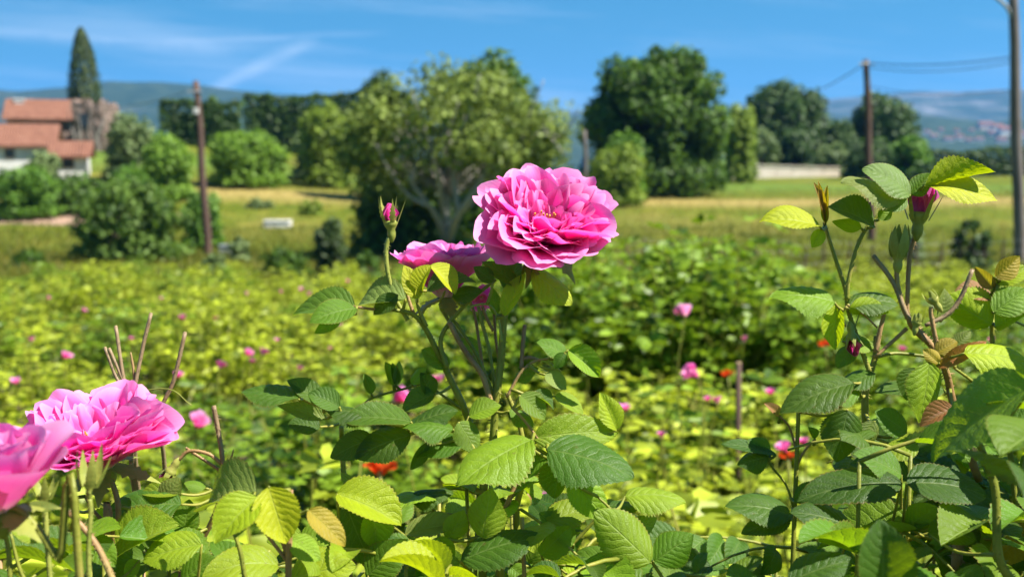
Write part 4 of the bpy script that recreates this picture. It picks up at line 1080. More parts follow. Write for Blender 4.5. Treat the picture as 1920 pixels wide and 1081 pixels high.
def small_flower_mesh(seed, R=.035, n=(7, 7, 6)):
    rs = np.random.RandomState(seed); Vs = []; Fs = []; uvs = []; k = 0
    for wi, m in enumerate(n):
        for i in range(m):
            V, Fq, uv = petal_geo(R * (1 - .2 * wi) * rs.uniform(.85, 1.1), R * (.46 - .09 * wi), (44 - 18 * wi) * D2R, (48 - 28 * wi) * D2R, .5, .06, .06, rs.randint(1 << 30), 4, 4, roll=.2)
            a = 2 * math.pi * i / m + rs.rand() * .3 + wi; c, s = math.cos(a), math.sin(a)
            V = np.stack([V[:, 0] * c - V[:, 1] * s, V[:, 0] * s + V[:, 1] * c, V[:, 2]], 1)
            Vs.append(V); Fs.append(Fq + k); uvs.append(uv); k += len(V)
    me = mesh_np('blossom', np.concatenate(Vs), np.concatenate(Fs), np.concatenate(uvs), True); me.materials.append(M_PETAL); return me
SF = [small_flower_mesh(i) for i in range(3)]
field = []
LBL_PLAIN = 'yellow-green leafy rose bush in the field behind, without open blossoms'
LBL_DEEP = 'deeper green rose bush in the field behind, without open blossoms'
def field_bush(x, y, sc, hz, vi, rz, deep=False):
    z = gzf(x, y); e = empty('rose_bush', (x, y, z), LBL_DEEP if deep else LBL_PLAIN, 'rose bush', 'deep green bushes of the rose field' if deep else 'yellow-green bushes of the rose field')
    e.rotation_euler = (0, 0, rz); e.scale = (sc, sc, hz)
    lm, cm = FB[vi]
    f = ob('foliage', lm, None, e); f['kind'] = 'stuff'; c = ob('canes', cm, None, e); c['kind'] = 'stuff'
    field.append((Vector((x, y, z)), e, hz)); return e
rsf = np.random.RandomState(21); yy = 1.75; row = 0
TALL = []
while yy < 22.3:
    sp_ = .70 + .012 * yy; half = .46 * yy + .95; n = int(2 * half / sp_) + 1
    for i in range(n):
        x = -half + sp_ * (i + (row % 2) * .5) + rsf.normal() * .10; y = yy + rsf.normal() * .14
        px, py, _d = proj((x, y, gzf(x, y) + .9))
        hz = rsf.uniform(.74, 1.12); sc = rsf.uniform(.82, 1.12)
        if 960 < px < 1580 and 4.4 < y < 6.6: continue
        if 960 < px < 1580 and 3.0 < y <= 4.4: hz = .80 + .1 * rsf.rand()
        if y < 3.2: hz *= .92
        deep = rsf.rand() < (.75 if (px > 990 and y < 9) else .18)
        field_bush(x, y, sc, hz, (0, 3)[rsf.randint(2)] if deep else (1, 2, 4, 5)[rsf.randint(4)], rsf.rand() * 6.283, deep)
    yy += 1.42 + .02 * yy; row += 1
# the fuller, darker row just right of the big rose
for i in range(13):
    px = 985 + i * 47; Y = (5.0, 5.9)[i % 2] + rsf.normal() * .12; g = GPX(px, Y)
    field_bush(g.x, Y, rsf.uniform(1.05, 1.25), rsf.uniform(1.28, 1.46) * (1 - .18 * (i > 9)), (0, 3)[i % 2], rsf.rand() * 6.28, True)
    field[-1][1]['label'] = 'tall dense dark-green rose bush in the row just beyond the big rose'; field[-1][1]['group'] = 'tall dark bushes of the dense row'
# lower sunlit bushes in front of that row
for i, (px, Y, hz) in enumerate([(1060, 2.7, .80), (1180, 2.45, .76), (1270, 2.9, .82), (1370, 2.5, .76), (1470, 2.8, .80), (1120, 3.6, .88), (1230, 3.9, .86), (1330, 3.6, .88), (1440, 3.8, .88), (1530, 3.5, .86)]):
    g = GPX(px, Y); field_bush(g.x, Y, .95, hz, (1, 2, 4, 5)[i % 4], i * 1.7)
# blossoms out in the field: photo position -> where that sight line meets the top of the bushes
BLOOMS = [(1310, 706, 1.25), (735, 752, 1.25), (1285, 592, 1.1), (1475, 848, .8), (1510, 836, .7), (1006, 957, 1.0), (410, 690, .8), (461, 666, .8), (491, 665, .8), (470, 680, .5), (332, 709, .7), (367, 803, 1.1), (560, 694, .5),
          (650, 528, .9), (566, 546, 1.1), (580, 554, 1.0), (527, 549, .8), (463, 553, .8), (402, 599, .7), (345, 600, .9), (155, 585, .9), (118, 672, .9), (247, 637, .5), (1312, 549, .9), (1422, 535, .8), (1445, 741, .7), (1172, 772, .7), (1345, 755, .6), (1328, 752, .5),
          (825, 717, .8), (1690, 660, .8), (1180, 504, .8), (300, 560, .6), (1010, 620, .5), (1500, 560, .6), (640, 610, .5), (60, 640, .6), (1860, 640, .6), (1130, 490, .7), (1255, 545, .5), (90, 560, .7), (520, 640, .5), (1395, 640, .5), (620, 655, .4), (30, 720, .6), (1240, 820, .5), (1600, 505, .8), (1760, 500, .7)]
pinkb = {}
for i, (px, py, sz) in enumerate(BLOOMS):
    best = None
    for Y in np.linspace(1.9, 21.5, 300):
        q = PY(px, py, Y)
        if q.z <= gzf(q.x, Y) + (1.0 if i < 2 else 1.12 if i == 2 else .92): best = q; break
    if best is None: continue
    tgt = min(field, key=lambda f: (f[0].xy - best.xy).length)
    e = tgt[1]
    inv = Matrix.LocRotScale(e.location, e.rotation_euler, e.scale).inverted()
    mb = MB(); top = inv @ best; foot = Vector((top.x * .88, top.y * .88, max(top.z - .42, .1)))
    mb.tube(spline([foot, (foot + top) / 2 + Vector((.02, 0, .03)), top], 3), [.0022, .002, .002, .002, .002, .0018, .0016], 5)
    st = mb.build('flower_stem', M_STEM, e)
    o = ob('blossom', SF[i % 3], None, st); ax = (Vector((random.uniform(-.3, .3), random.uniform(-.7, .1), .8)) if i > 2 else Vector((-.1, -.75, .5))).normalized()
    o.matrix_local = Matrix.Translation(top) @ ax.to_track_quat('Z', 'Y').to_matrix().to_4x4() @ Matrix.Diagonal((sz * .92, sz * .92, sz * 1.25, 1)); o['label'] = 'pink rose blossom'
    o.color = (*[(.88, .22, .55), (.84, .12, .42), (.90, .34, .62)][i % 3], 1)
    if 'bloom' not in e: e['label'] = 'green rose bush in the field behind, carrying pink blossoms'; e['group'] = 'field rose bushes in bloom'
    sp = {(1310, 706): 'field rose bush bearing the large mauve blossom beside the faint orange poppy', (735, 752): 'field rose bush whose pink blossom shows left of the big-rose stems',
          (1285, 592): 'field rose bush with one hot-pink bloom on the dense green row', (367, 803): 'field rose bush whose pink blossom peeks out behind the wide side-on rose',
          (1475, 848): 'field rose bush with a pink blossom pair next to the budding bush', (461, 666): 'field rose bush with a tight cluster of three small pink blossoms'}.get((px, py))
    if sp and 'bloom' not in e: e['label'] = sp; e['bloom'] = 1

# poppies between the rows
M_POPPY, pnt, pout = new_mat('poppy_petal'); N = NT(pnt); f = N.noise(30, 3, .6, N.obj())
pcol = N.ramp(f, (.3, (.70, .045, .012)), (.7, (.86, .10, .025))); N.l(N.mixs(.45, N.bsdf(pcol, .6, .2), N.trans((.9, .10, .02))), pout.inputs[0])
def poppy(px, py, Y, R, label):
    q = PY(px, py, Y); g = Vector((q.x + .05, Y + .03, gzf(q.x + .05, Y + .03) - .02)); e = empty('poppy', g, label, 'poppy', None)
    mb = MB(); top = q - g; mb.tube(spline([Vector((0, 0, 0)), top * .5 + Vector((.03, 0, 0)), top], 5), .0022, 5); mb.build('stem', M_STEM, e, True)
    c = MB(); c.tube([top, top + Vector((0, 0, R * .35))], [R * .10, R * .16], 8); c.build('seed_head', M_CUT, e)
    for i in range(4):
        V, Fq, uv = petal_geo(R * 1.05, R * .72, 40 * D2R, 88 * D2R, .5, .07, .0, 50 + i, 7, 7)
        o = ob('petal', mesh_np('petal', V, Fq, uv, True), M_POPPY, e); o.matrix_local = Matrix.Translation(top) @ Matrix.Rotation(-.5, 4, 'X') @ Matrix.Rotation(i * 1.571 + .4, 4, 'Z')
poppy(712, 892, 1.62, .028, 'orange-red poppy glowing behind the stems of the big-rose bush')
poppy(1548, 650, 4.2, .030, 'small red poppy just left of the right rose bush')
poppy(1365, 706, 3.6, .026, 'faint orange poppy beside the mauve field blossom')
poppy(1478, 862, 2.1, .020, 'dull orange poppy low beneath the field blossoms by the right rose bush')
# old vine stakes
def stake(px, py0, py1, Y, label):
    t = PY(px, py0, Y); g = Vector((t.x, Y, gzf(t.x, Y) - .05)); e = empty('wooden_stake', g, label, 'stake')
    mb = MB(); mb.tube([(0, 0, 0), (.005, 0, (t.z - g.z) * .6), (0, 0, t.z - g.z)], [.010, .009, .008], 7); mb.build('shaft', M_WOODP, e, True)
    c = MB(); c.tube([(0, 0, t.z - g.z + .0004), (0, 0, t.z - g.z + .002)], [.0088, .007], 7); c.build('top', M_CUT, e)
stake(1385, 680, 740, 3.2, 'weathered stake standing among the field roses beside the orange poppy')
# ================================================================== FOREGROUND ROSE BUSHES
def q3(pts, d):
    """photo polyline -> points; an entry may carry its own depth"""
    return [P(p[0], p[1], p[2] if len(p) > 2 else d) for p in pts]
def to_ground(bush, top, spread=.05):
    """continue a cane from a point in the picture down to the soil at the bush's foot"""
    g = Vector((bush.base.x + random.uniform(-spread, spread), bush.base.y + random.uniform(-spread, spread), bush.base.z - .03))
    return g
def base_at(px, d):
    p = P(px, 1000, d); return Vector((p.x, p.y, gzf(p.x, p.y)))

# ---------------------------------------------------------------- centre bush (the big rose)
CB = Bush('rose_bush', 'tall rose bush bearing the big open pink rose, its leaves sharp in focus', base_at(930, .64))
def cane(b, pts, d, r0, r1, mat=None, **k):
    w = q3(pts, d); g = to_ground(b, w[0])
    m = w[0].lerp(g, .45) + Vector((0, .02, 0))
    b.stem([g, m] + w, r0 * 1.5, r1, mat, 'cane', **k)
cane(CB, [(938, 1090), (926, 930), (924, 850), (930, 760), (940, 670), (945, 600), (950, 565), (970, 525), (985, 500), (1010, 462)], .62, .0019, .0014)
cane(CB, [(905, 1085, .63), (900, 870, .635), (872, 770, .63), (845, 712, .625), (818, 655, .62), (795, 612, .615), (772, 588, .61), (735, 580, .605)], .62, .0019, .0010, M_STEM)
CB.stem(q3([(735, 580, .605), (700, 579, .60), (662, 574, .598)], .6), .0010, .0006, M_STEMR)
CB.stem(q3([(838, 690), (826, 640), (845, 602), (885, 560), (930, 524)], .618), .0014, .0009)
CB.stem(q3([(800, 612), (785, 578), (782, 548), (790, 525)], .612), .0011, .0007)
CB.stem(q3([(776, 590), (766, 560), (757, 525)], .62), .0011, .0007, M_STEMR)
CB.stem(q3([(785, 600), (800, 575), (825, 562), (835, 545)], .625), .0008, .0006)
CB.stem(q3([(925, 770), (905, 705), (880, 670), (858, 635), (843, 605)], .615), .0016, .0013, M_STEMR, cut=True)
CB.stem(q3([(925, 740), (905, 690), (888, 655), (865, 620), (850, 600)], .622), .0012, .0009)
CB.stem(q3([(928, 735), (918, 660), (905, 610), (897, 575)], .625), .0009, .0011, M_HIP, cut=True)
CB.stem(q3([(905, 690), (898, 640), (890, 590), (880, 560)], .63), .0009, .0008, M_STEMR, cut=True)
CB.stem(q3([(925, 620), (912, 595), (905, 575)], .625), .0009, .0009, M_STEMR, cut=True)
CB.stem(q3([(938, 690), (930, 640), (927, 600), (923, 560)], .632), .0008, .0008, M_STEMR)
CB.stem(q3([(940, 640, .61), (935, 600, .61), (918, 572, .608), (890, 572, .606), (880, 580, .606)], .61), .0007, .0005, M_HIP)
CB.stem(q3([(950, 745), (975, 700), (1000, 678), (1030, 672)], .615), .0009, .0006, M_STEMR)
CB.stem(q3([(978, 690), (980, 650), (984, 610)], .618), .0012, .0011, M_STEMB, cut=True)
CB.stem(q3([(980, 672), (995, 670), (1012, 676)], .618), .0009, .0009, M_STEMB, cut=True)
CB.stem(q3([(872, 772), (800, 722), (760, 728), (700, 745), (676, 762)], .64), .0008, .0006)
CB.stem(q3([(905, 870), (860, 810), (760, 800), (640, 775), (590, 758), (556, 744)], .60), .0012, .0006)
CB.stem(q3([(645, 900, .66), (642, 850, .66), (640, 800, .65)], .65), .0016, .0014)
CB.stem(q3([(926, 1000), (970, 900), (985, 850), (1010, 824), (1030, 832)], .60), .0015, .0008, M_STEMR)
CB.stem(q3([(978, 1090), (968, 960), (985, 880), (975, 800), (950, 735)], .64), .0022, .0012)
CB.stem(q3([(1010, 824), (985, 790), (962, 765)], .60), .0007, .0008, M_STEMR, cut=True)
CB.stem(q3([(1250, 1095), (1222, 1052), (1150, 960), (1120, 930)], .585), .0010, .0006)
CB.stem(q3([(960, 1090), (1060, 1030), (1130, 960), (1170, 935), (1215, 925)], .62), .0012, .0007)

# the big rose
HA = RGT * .12 + UPV * .68 - FWD * .70
hero_c = P(1018, 452, .622)
flower(CB, hero_c, HA, .0418, 4, label='large open many-petalled pink rose', color=(.89, .055, .47), spin=.4)
# second, half hidden rose
flower(CB, P(836, 556, .66), RGT * -.04 + UPV * .96 - FWD * .12,  .0380, 9, label='smaller mauve-pink rose seen from the side behind leaves', color=(.88, .15, .62), open_k=.66)
CB.stem(q3([(905, 700, .645), (870, 640, .65), (835, 590, .658), (835, 560, .66)], .65), .0012, .0011)
# faded petals below it
flower(CB, P(902, 556, .65), RGT * .2 - UPV * .3 - FWD * .5, .0085, 12, whorls=[(5, 1.0, .5, 60, 95, .5, .06, .06, .2), (5, .8, .4, 35, 70, .5, .08, .06, .2)], label='small half-shed pink rose tucked under the leaves', stamens=False)
# the tall bud
bud(CB, P(733, 424, .612), RGT * -.06 + UPV * 1 - FWD * .1, .0052, 3, label='closed magenta rosebud on a bristly stem', hip=1.0, sepal_L=3.4, spread=(4, 17), sw=.26, feather=True)
CB.stem(q3([(765, 600), (742, 560), (728, 515), (724, 470), (729, 445)], .612), .0012, .0013, M_HIP)
bud(CB, P(1035, 690, .615), RGT * -.9 + UPV * .35, .0032, 7, petal_show=0, sepal_L=2.2, label='small spent bud', spread=(0, 6))

L = CB.leaf
# upper left leaves
L((665, 576), (549, 592), 46, .598, (-.1, .85, .5), 'b', .25, .5, .01)
L((668, 578), (580, 606), 42, .592, (.05, .8, .6), 'n', .15, .5, -.01)
L((640, 590), (590, 625), 26, .60, (.2, -.1, .9), 'l', .2, .3)
L((760, 560), (668, 577), 70, .605, (-.2, .75, .55), 'p', .15, .7, .01, corr=.018)
L((745, 552), (700, 590), 34, .60, (.1, .4, .8), 'd', .2, .4)
L((783, 560), (757, 497), 38, .598, (.35, .1, .85), 'y', .35, .3)
L((790, 545), (808, 497), 36, .596, (-.5, .2, .8), 'y', .5, .6)
L((806, 498), (853, 552), 34, .60, (.5, .6, .5), 'y', .3, .5)
L((800, 545), (892, 528), 40, .615, (0, .8, .5), 'd', .2, .3)
L((848, 556), (905, 545), 28, .612, (.2, .6, .6), 'd', .2, .4)
L((925, 528), (888, 500), 28, .605, (-.4, .5, .7), 'd', .2, .3)
L((972, 535), (903, 490), 30, .608, (-.2, .6, .7), 'b', .2, .3)
L((950, 545), (978, 482), 44, .612, (-.55, .3, .7), 'd', .2, .3)
L((945, 592), (986, 512), 34, .606, (-.4, .2, .8), 'y', .35, .2)
L((998, 508), (1072, 572), 46, .612, (.35, .6, .65), 'y', .12, .25)
L((930, 590), (925, 540), 22, .62, (-.6, .2, .7), 'n', .2, .3)
# small leaves right of the stems
L((1066, 656), (1124, 706), 44, .612, (.1, .45, .85), 'l', .55, .4)
L((1062, 668), (1000, 640), 34, .615, (0, .7, .65), 'n', .3, .6)
L((1060, 662), (1040, 690), 24, .61, (.2, .5, .8), 'b', .3, .5)
L((1022, 702), (1062, 730), 34, .61, (.1, .6, .7), 'p', .1, .5)
L((975, 740), (1022, 786), 42, .60, (.2, .55, .75), 'n', .2, .4)
L((1000, 735), (1038, 768), 40, .605, (.6, .5, .5), 'd', .2, .4)
L((1040, 742), (1094, 780), 32, .615, (.1, .8, .5), 'l', .2, .4)
L((1156, 806), (1124, 735), 40, .61, (.4, .15, .85), 'y', .5, .2)
L((955, 770), (1000, 800), 40, .61, (.1, .8, .5), 'n', .2, .5)
L((880, 780), (940, 760), 36, .605, (-.2, .7, .6), 'l', .2, .4)
L((965, 712), (1010, 690), 30, .62, (0, .8, .5), 'n', .3, .4)
L((840, 690), (790, 655), 34, .622, (0, .7, .6), 'n', .25, .5)
L((860, 640), (905, 668), 34, .64, (.1, .8, .5), 'n', .25, .5)
# the large leaves in front
L((996, 824), (858, 912), 88, .585, (-.25, .80, .55), 'l', .30, .35, -.02, corr=.014)
L((998, 822), (1158, 812), 62, .60, (0, .35, .85), 'l', .25, .9, .015)
L((1026, 842), (1188, 896), 108, .582, (.05, .72, .68), 'b', .12, .55, -.01, corr=.017)
L((1028, 850), (970, 897), 42, .60, (.0, .7, .65), 'n', .3, .5)
L((1052, 862), (1040, 934), 66, .592, (-.3, .3, .85), 'n', .55, .2)
L((1069, 893), (1138, 975), 62, .588, (.1, .30, .9), 'l', .12, .15)
L((1220, 1054), (1113, 954), 88, .572, (.15, .42, .88), 'l', .10, .25)
L((1226, 1052), (1300, 1000), 96, .58, (.2, .45, .85), 'n', .10, .25)
L((1172, 930), (1286, 942), 50, .60, (.1, .85, .45), 'l', .2, .65)
L((1142, 948), (1210, 950), 34, .605, (.1, .85, .4), 'd', .15, .5)
L((905, 1008), (922, 914), 84, .585, (-.2, .35, .88), 'l', .18, .35)
L((865, 1050), (1022, 1008), 66, .58, (0, .85, .45), 'd', .15, .45)
L((1015, 1040), (1070, 985), 60, .59, (.3, .5, .7), 'l', .3, .3)
L((1075, 1020), (1010, 960), 50, .60, (.1, .6, .7), 'n', .3, .4)
L((1175, 1000), (1232, 970), 40, .60, (.3, .5, .7), 'p', .15, .4)
L((760, 1000), (870, 985), 44, .60, (0, .75, .6), 'p', .4, .5)
L((840, 1010), (870, 955), 46, .595, (.5, .3, .8), 'l', .3, .3)
L((862, 1052), (790, 1075), 40, .585, (0, .6, .7), 'l', .25, .4)
L((820, 1005), (850, 1050), 44, .59, (-.3, .4, .8), 'l', .3, .2)
# left arm of leaves
L((560, 748), (451, 736), 48, .592, (-.1, .9, .35), 'b', .30, .45, .01, corr=.02)
L((606, 760), (538, 712), 36, .60, (-.2, .8, .5), 'b', .3, .4, corr=.016)
L((636, 762), (578, 738), 44, .598, (-.1, .6, .7), 'b', .2, .4)
L((610, 785), (520, 760), 30, .605, (0, .5, .75), 'p', .2, .3)
L((600, 800), (540, 795), 38, .61, (0, .6, .6), 'd', .2, .4)
L((700, 780), (610, 770), 40, .60, (0, .85, .35), 'd', .2, .4)
L((770, 790), (640, 788), 44, .596, (.05, .9, .35), 'b', .15, .4)
L((765, 800), (860, 770), 46, .60, (0, .9, .35), 'd', .2, .4)
L((850, 805), (755, 802), 40, .592, (0, .9, .4), 'n', .2, .5)
L((700, 820), (620, 858), 50, .60, (-.1, .5, .7), 'd', .2, .3)
L((770, 815), (665, 858), 56, .595, (-.1, .6, .65), 'd', .2, .4)
L((860, 790), (895, 850), 54, .60, (.1, .6, .7), 'n', .15, .3)
L((870, 830), (780, 855), 46, .60, (0, .7, .5), 'b', .25, .4, corr=.018)
L((800, 830), (770, 880), 24, .60, (.6, .2, .7), 'd', .3, .2)
# little upright leaves
for (b, t, w, tn) in [((696, 738), (682, 700), 20, 'b'), ((737, 722), (722, 678), 20, 'n'), ((740, 722), (748, 676), 18, 'p'), ((742, 720), (735, 680), 16, 'b')]:
    L(b, t, w, .638, (.5, .1, .8), tn, .6, .3)
L((808, 742), (788, 698), 32, .628, (.5, .1, .85), 'd', .4, .2)
L((815, 738), (755, 772), 40, .624, (-.2, .6, .7), 'b', .25, .5)
L((772, 720), (800, 690), 30, .63, (-.4, .5, .7), 'l', .3, .3)
# lower left bright leaves
L((632, 925), (752, 985), 80, .575, (.05, .70, .68), 'y', .40, .55)
L((690, 935), (640, 885), 30, .60, (-.5, .3, .7), 'p', .3, .3)
L((650, 945), (700, 1062), 66, .585, (-.35, .25, .85), 'd', .45, .3)
L((700, 950), (705, 1030), 60, .58, (.4, .2, .85), 'l', .3, .3)
L((690, 1078), (765, 1010), 66, .575, (.1, .4, .85), 'n', .25, .3)
L((545, 1085), (668, 1060), 96, .55, (0, .55, .8), 'y', .15, .5)
L((560, 1015), (640, 1000), 46, .57, (0, .6, .7), 'l', .2, .4)
L((770, 935), (850, 925), 40, .61, (0, .8, .5), 'd', .2, .4)
L((565, 1000), (500, 1015), 46, .58, (0, .6, .7), 'l', .2, .3)

# ---------------------------------------------------------------- left bush (rose seen from the side) -------------
LB = Bush('rose_bush', 'rose bush with a wide pink rose and pruned brown stem stubs', base_at(230, .60))
cane(LB, [(205, 1095), (213, 1030), (222, 950), (204, 885)], .57, .0015, .0013, M_STEMR)
flower(LB, P(196, 872, .570), RGT * -.05 + UPV * .93 - FWD * .40, .0430, 21, label='wide pink rose seen from the side with a white-flushed centre', color=(.89, .09, .54), spin=1.1, open_k=.92)
LB.stem(q3([(214, 1018), (200, 985), (178, 960), (160, 930)], .572), .0011, .0009, M_STEMR)
# pruned stubs behind the rose
for pts, r in [([(240, 760), (215, 700), (197, 652)], .0011), ([(248, 760), (225, 700), (205, 654)], .0011), ([(245, 780), (230, 700), (217, 612)], .0012), ([(250, 760), (266, 660), (283, 588)], .0012), ([(300, 780), (325, 715), (347, 624)], .0013)]:
    LB.stem(q3([(280, 1050, .66), (pts[0][0] + 8, 900, .64)] + [(a, b, .62) for a, b in pts], .62), r * 1.0, r * .85, M_STEMB, 'stub', cut=True)
LB.stem(q3([(258, 760, .62), (250, 690, .62), (245, 660, .62)], .62), .0011, .0004, M_STEMR)
LB.stem(q3([(420, 895, .60), (416, 850, .60), (408, 800, .60), (401, 762, .60)], .6), .0013, .0013, M_STEMB, 'stub', cut=True)
LB.stem(q3([(424, 890, .60), (432, 865, .60), (438, 842, .60)], .6), .0010, .0003, M_STEMR)
LB.stem(q3([(330, 1095, .62), (400, 970, .61), (422, 885, .60)], .6), .0016, .0014, M_STEMR)
LB.stem(q3([(415, 868), (390, 850), (355, 845), (335, 862)], .6), .0010, .0009, M_STEMR)
LB.stem(q3([(418, 885), (380, 860), (350, 840)], .603), .0009, .0008, M_STEMR, cut=True)
bud(LB, P(322, 880, .60), RGT * -.5 - UPV * .8, .0045, 30, petal_show=.5, color=(.35, .10, .10), sepal_L=2.0, label='withered reddish rose hip')
LB.stem(q3([(140, 770, .62), (300, 728, .61), (360, 760, .60)], .6), .0004, .0003, M_HIP, bristle=False)
LT = LB.leaf
LT((222, 1040), (338, 985), 66, .56, (0, .7, .65), 'l', .45, .5, corr=.014)
LT((378, 1020), (268, 1052), 62, .55, (-.1, .7, .65), 'l', .45, .45, corr=.014)
LT((340, 945), (200, 960), 76, .585, (-.1, .75, .6), 'b', .25, .5, corr=.016)
LT((335, 925), (262, 925), 34, .59, (.1, .7, .7), 'l', .3, .4)
LT((300, 940), (340, 895), 44, .59, (.4, .3, .85), 'p', .3, .3, corr=.02)
LT((385, 915), (345, 905), 36, .60, (0, .8, .5), 'n', .2, .4)
LT((345, 1000), (355, 935), 50, .60, (.2, .5, .8), 'n', .3, .3, corr=.018)
LT((262, 1050), (235, 1085), 44, .57, (0, .6, .7), 'l', .2, .3)
LT((340, 1085), (410, 1045), 70, .56, (.1, .5, .8), 'n', .2, .4)
LT((130, 940), (100, 915), 40, .60, (0, .7, .6), 'l', .3, .3)
LT((95, 925), (148, 965), 46, .57, (.2, .4, .85), 'l', .15, .3)
LT((150, 1060), (215, 1050), 40, .60, (0, .8, .5), 'n', .2, .3)
# translucent young leaves standing up at the front, tone brightened for a backlit glow
YB = Bush('rose_shoot', 'young upright shoot with glowing yellow-green leaves edged in brown', base_at(500, .50), cat='rose shoot')
cane(YB, [(540, 1095), (538, 1040), (525, 1000)], .50, .0014, .0010, M_STEMR)
YB.stem(q3([(538, 1050), (500, 1000), (478, 960), (470, 940)], .50), .0009, .0006, M_STEMR)
YB.stem(q3([(460, 1090), (452, 1040), (440, 1000)], .51), .0012, .0008, M_STEM)
YB.leaf((482, 930), (403, 1018), 84, .485, (-.15, .42, .88), 'y', .25, .35, -.01)
YB.leaf((478, 922), (385, 955), 74, .51, (-.1, .8, .55), 'p', .2, .6, .02, corr=.016)
YB.leaf((503, 912), (537, 1018), 84, .485, (.1, .30, .92), 'y', .25, .2)
YB.leaf((578, 955), (646, 1024), 48, .49, (.3, .5, .8), 'o', .3, .45)
YB.leaf((470, 945), (440, 1010), 40, .51, (-.5, .3, .7), 'n', .4, .3)
YB.leaf((545, 1010), (600, 1050), 50, .50, (.2, .6, .7), 'l', .2, .3)

# ---------------------------------------------------------------- nearest rose at the left edge -------------
NB = Bush('rose_bush', 'rose bush at the left edge with a large blurred pink rose and seeding hips', base_at(40, .44))
cane(NB, [(150, 1095), (110, 1050), (70, 990), (35, 955), (5, 955)], .42, .0011, .0012)
flower(NB, P(-5, 958, .42), RGT * -.10 + UPV * .95 - FWD * .25, .0370, 33, whorls=[(5, 1.05, .62, 44, 62, .35, .03, .05, .1), (5, .98, .56, 30, 46, .4, .04, .06, .2), (6, .85, .45, 18, 34, .5, .05, .06, .2), (6, .7, .35, 8, 24, .6, .06, .06, .2)], label='blurred pale pink rose cut off by the picture edge', color=(.92, .26, .66), spin=.7)
NB.stem(q3([(168, 1095), (166, 1030), (170, 960), (168, 935)], .45), .0010, .0010, M_HIP)
bud(NB, P(168, 912, .45), UPV * 1 + RGT * .06, .0058, 35, petal_show=0, hip=.55, sepal_L=2.6, spread=(2, 14), label='green seeding hip with dry upright sepals')
NB.stem(q3([(215, 1095, .47), (180, 1020, .47), (130, 960, .47)], .46), .0015, .0012, M_STEMR, cut=True)
NB.stem(q3([(95, 1095, .47), (88, 1010, .47), (84, 950, .47)], .47), .0011, .0012, M_HIP)
bud(NB, P(84, 935, .47), UPV, .0050, 36, petal_show=0, hip=.8, sepal_L=2.0, label='small green hip')
NB.stem(q3([(20, 1095, .47), (14, 1020, .47), (-5, 960, .47)], .47), .0011, .0009, M_STEM)
NB.stem(q3([(50, 1095, .5), (35, 1060, .5), (20, 1000, .5)], .5), .0010, .0007, M_STEM)
NB.leaf((20, 960), (112, 950), 24, .43, (0, .6, .7), 'p', .2, .3)
NB.leaf((90, 1010), (10, 980), 40, .47, (0, .7, .6), 'l', .2, .4)

# ---------------------------------------------------------------- right bush -------------
RB = Bush('rose_bush', 'rose bush with closed buds, pruned stubs and backlit leaves', base_at(1690, .64))
cane(RB, [(1665, 1095), (1640, 960), (1628, 850), (1622, 740), (1640, 672), (1642, 630)], .63, .0026, .0012)
RB.stem(q3([(1632, 700), (1610, 640), (1590, 580), (1586, 545), (1568, 490), (1552, 440), (1545, 415)], .62), .0014, .0009)
RB.stem(q3([(1588, 562), (1592, 520), (1612, 450), (1645, 405), (1690, 372), (1738, 346)], .615), .0013, .0007)
RB.stem(q3([(1835, 900, .64), (1790, 765, .63), (1775, 700, .625), (1755, 660, .62), (1725, 622, .62), (1700, 590, .618), (1684, 540, .616), (1681, 505, .615)], .62), .0024, .0012, M_STEMR)
RB.stem(q3([(1745, 648), (1705, 605), (1702, 540), (1706, 480), (1716, 440)], .622), .0012, .0013, M_STEMR)
RB.stem(q3([(1740, 642), (1700, 590), (1675, 530), (1638, 480)], .616), .0013, .0013, M_STEMB, 'stub', cut=True)
RB.stem(q3([(1735, 610), (1775, 590), (1800, 560), (1823, 506)], .618), .0011, .0012, M_STEMB, 'stub', cut=True)
RB.stem(q3([(1762, 690), (1755, 640), (1746, 590), (1746, 575)], .612), .0014, .0011, M_STEMR)
RB.stem(q3([(1640, 670), (1690, 625), (1700, 615)], .62), .0010, .0010, M_STEMR)
RB.stem(q3([(1642, 660), (1650, 620), (1660, 580)], .615), .0016, .0010, M_STEMR, 'stub', cut=True)
RB.stem(q3([(1640, 670, .625), (1680, 662, .63), (1740, 668, .63)], .63), .0010, .0009)
RB.stem(q3([(1590, 572), (1620, 590), (1645, 614)], .61), .0006, .0005, M_STEMR)
RB.stem(q3([(1588, 574), (1576, 590), (1586, 612)], .61), .0005, .0006, M_STEMR)
RB.stem(q3([(1600, 640), (1603, 615), (1614, 580)], .612), .0005, .0003, M_HIP)
RB.stem(q3([(1880, 1095, .66), (1868, 900, .655), (1864, 720, .65), (1860, 620, .645), (1864, 560, .64), (1880, 510, .64)], .65), .0018, .0010)
RB.stem(q3([(1905, 950, .62), (1893, 840, .62), (1885, 790, .62)], .62), .0016, .0014)
RB.stem(q3([(1905, 1100, .50), (1872, 1040, .50), (1866, 920, .50), (1845, 855, .50), (1830, 820, .50)], .5), .0022, .0015)
RB.stem(q3([(1790, 1100, .60), (1795, 1040, .60), (1800, 1000, .60)], .6), .0030, .0028, M_STEMB, 'stub', cut=True)
RB.stem(q3([(1870, 760, .64), (1830, 720, .63), (1790, 690, .625)], .63), .0009, .0008)
RB.stem(q3([(1485, 1095, .62), (1490, 950, .62), (1494, 850, .62), (1497, 770, .62)], .62), .0014, .0011)
RB.stem(q3([(1490, 960), (1475, 910), (1450, 878), (1440, 860)], .615), .0007, .0006)
RB.stem(q3([(1492, 880), (1505, 850), (1528, 822)], .62), .0008, .0005, M_STEMR)
RB.stem(q3([(1492, 840), (1480, 800), (1462, 780)], .62), .0007, .0005, M_STEMR)
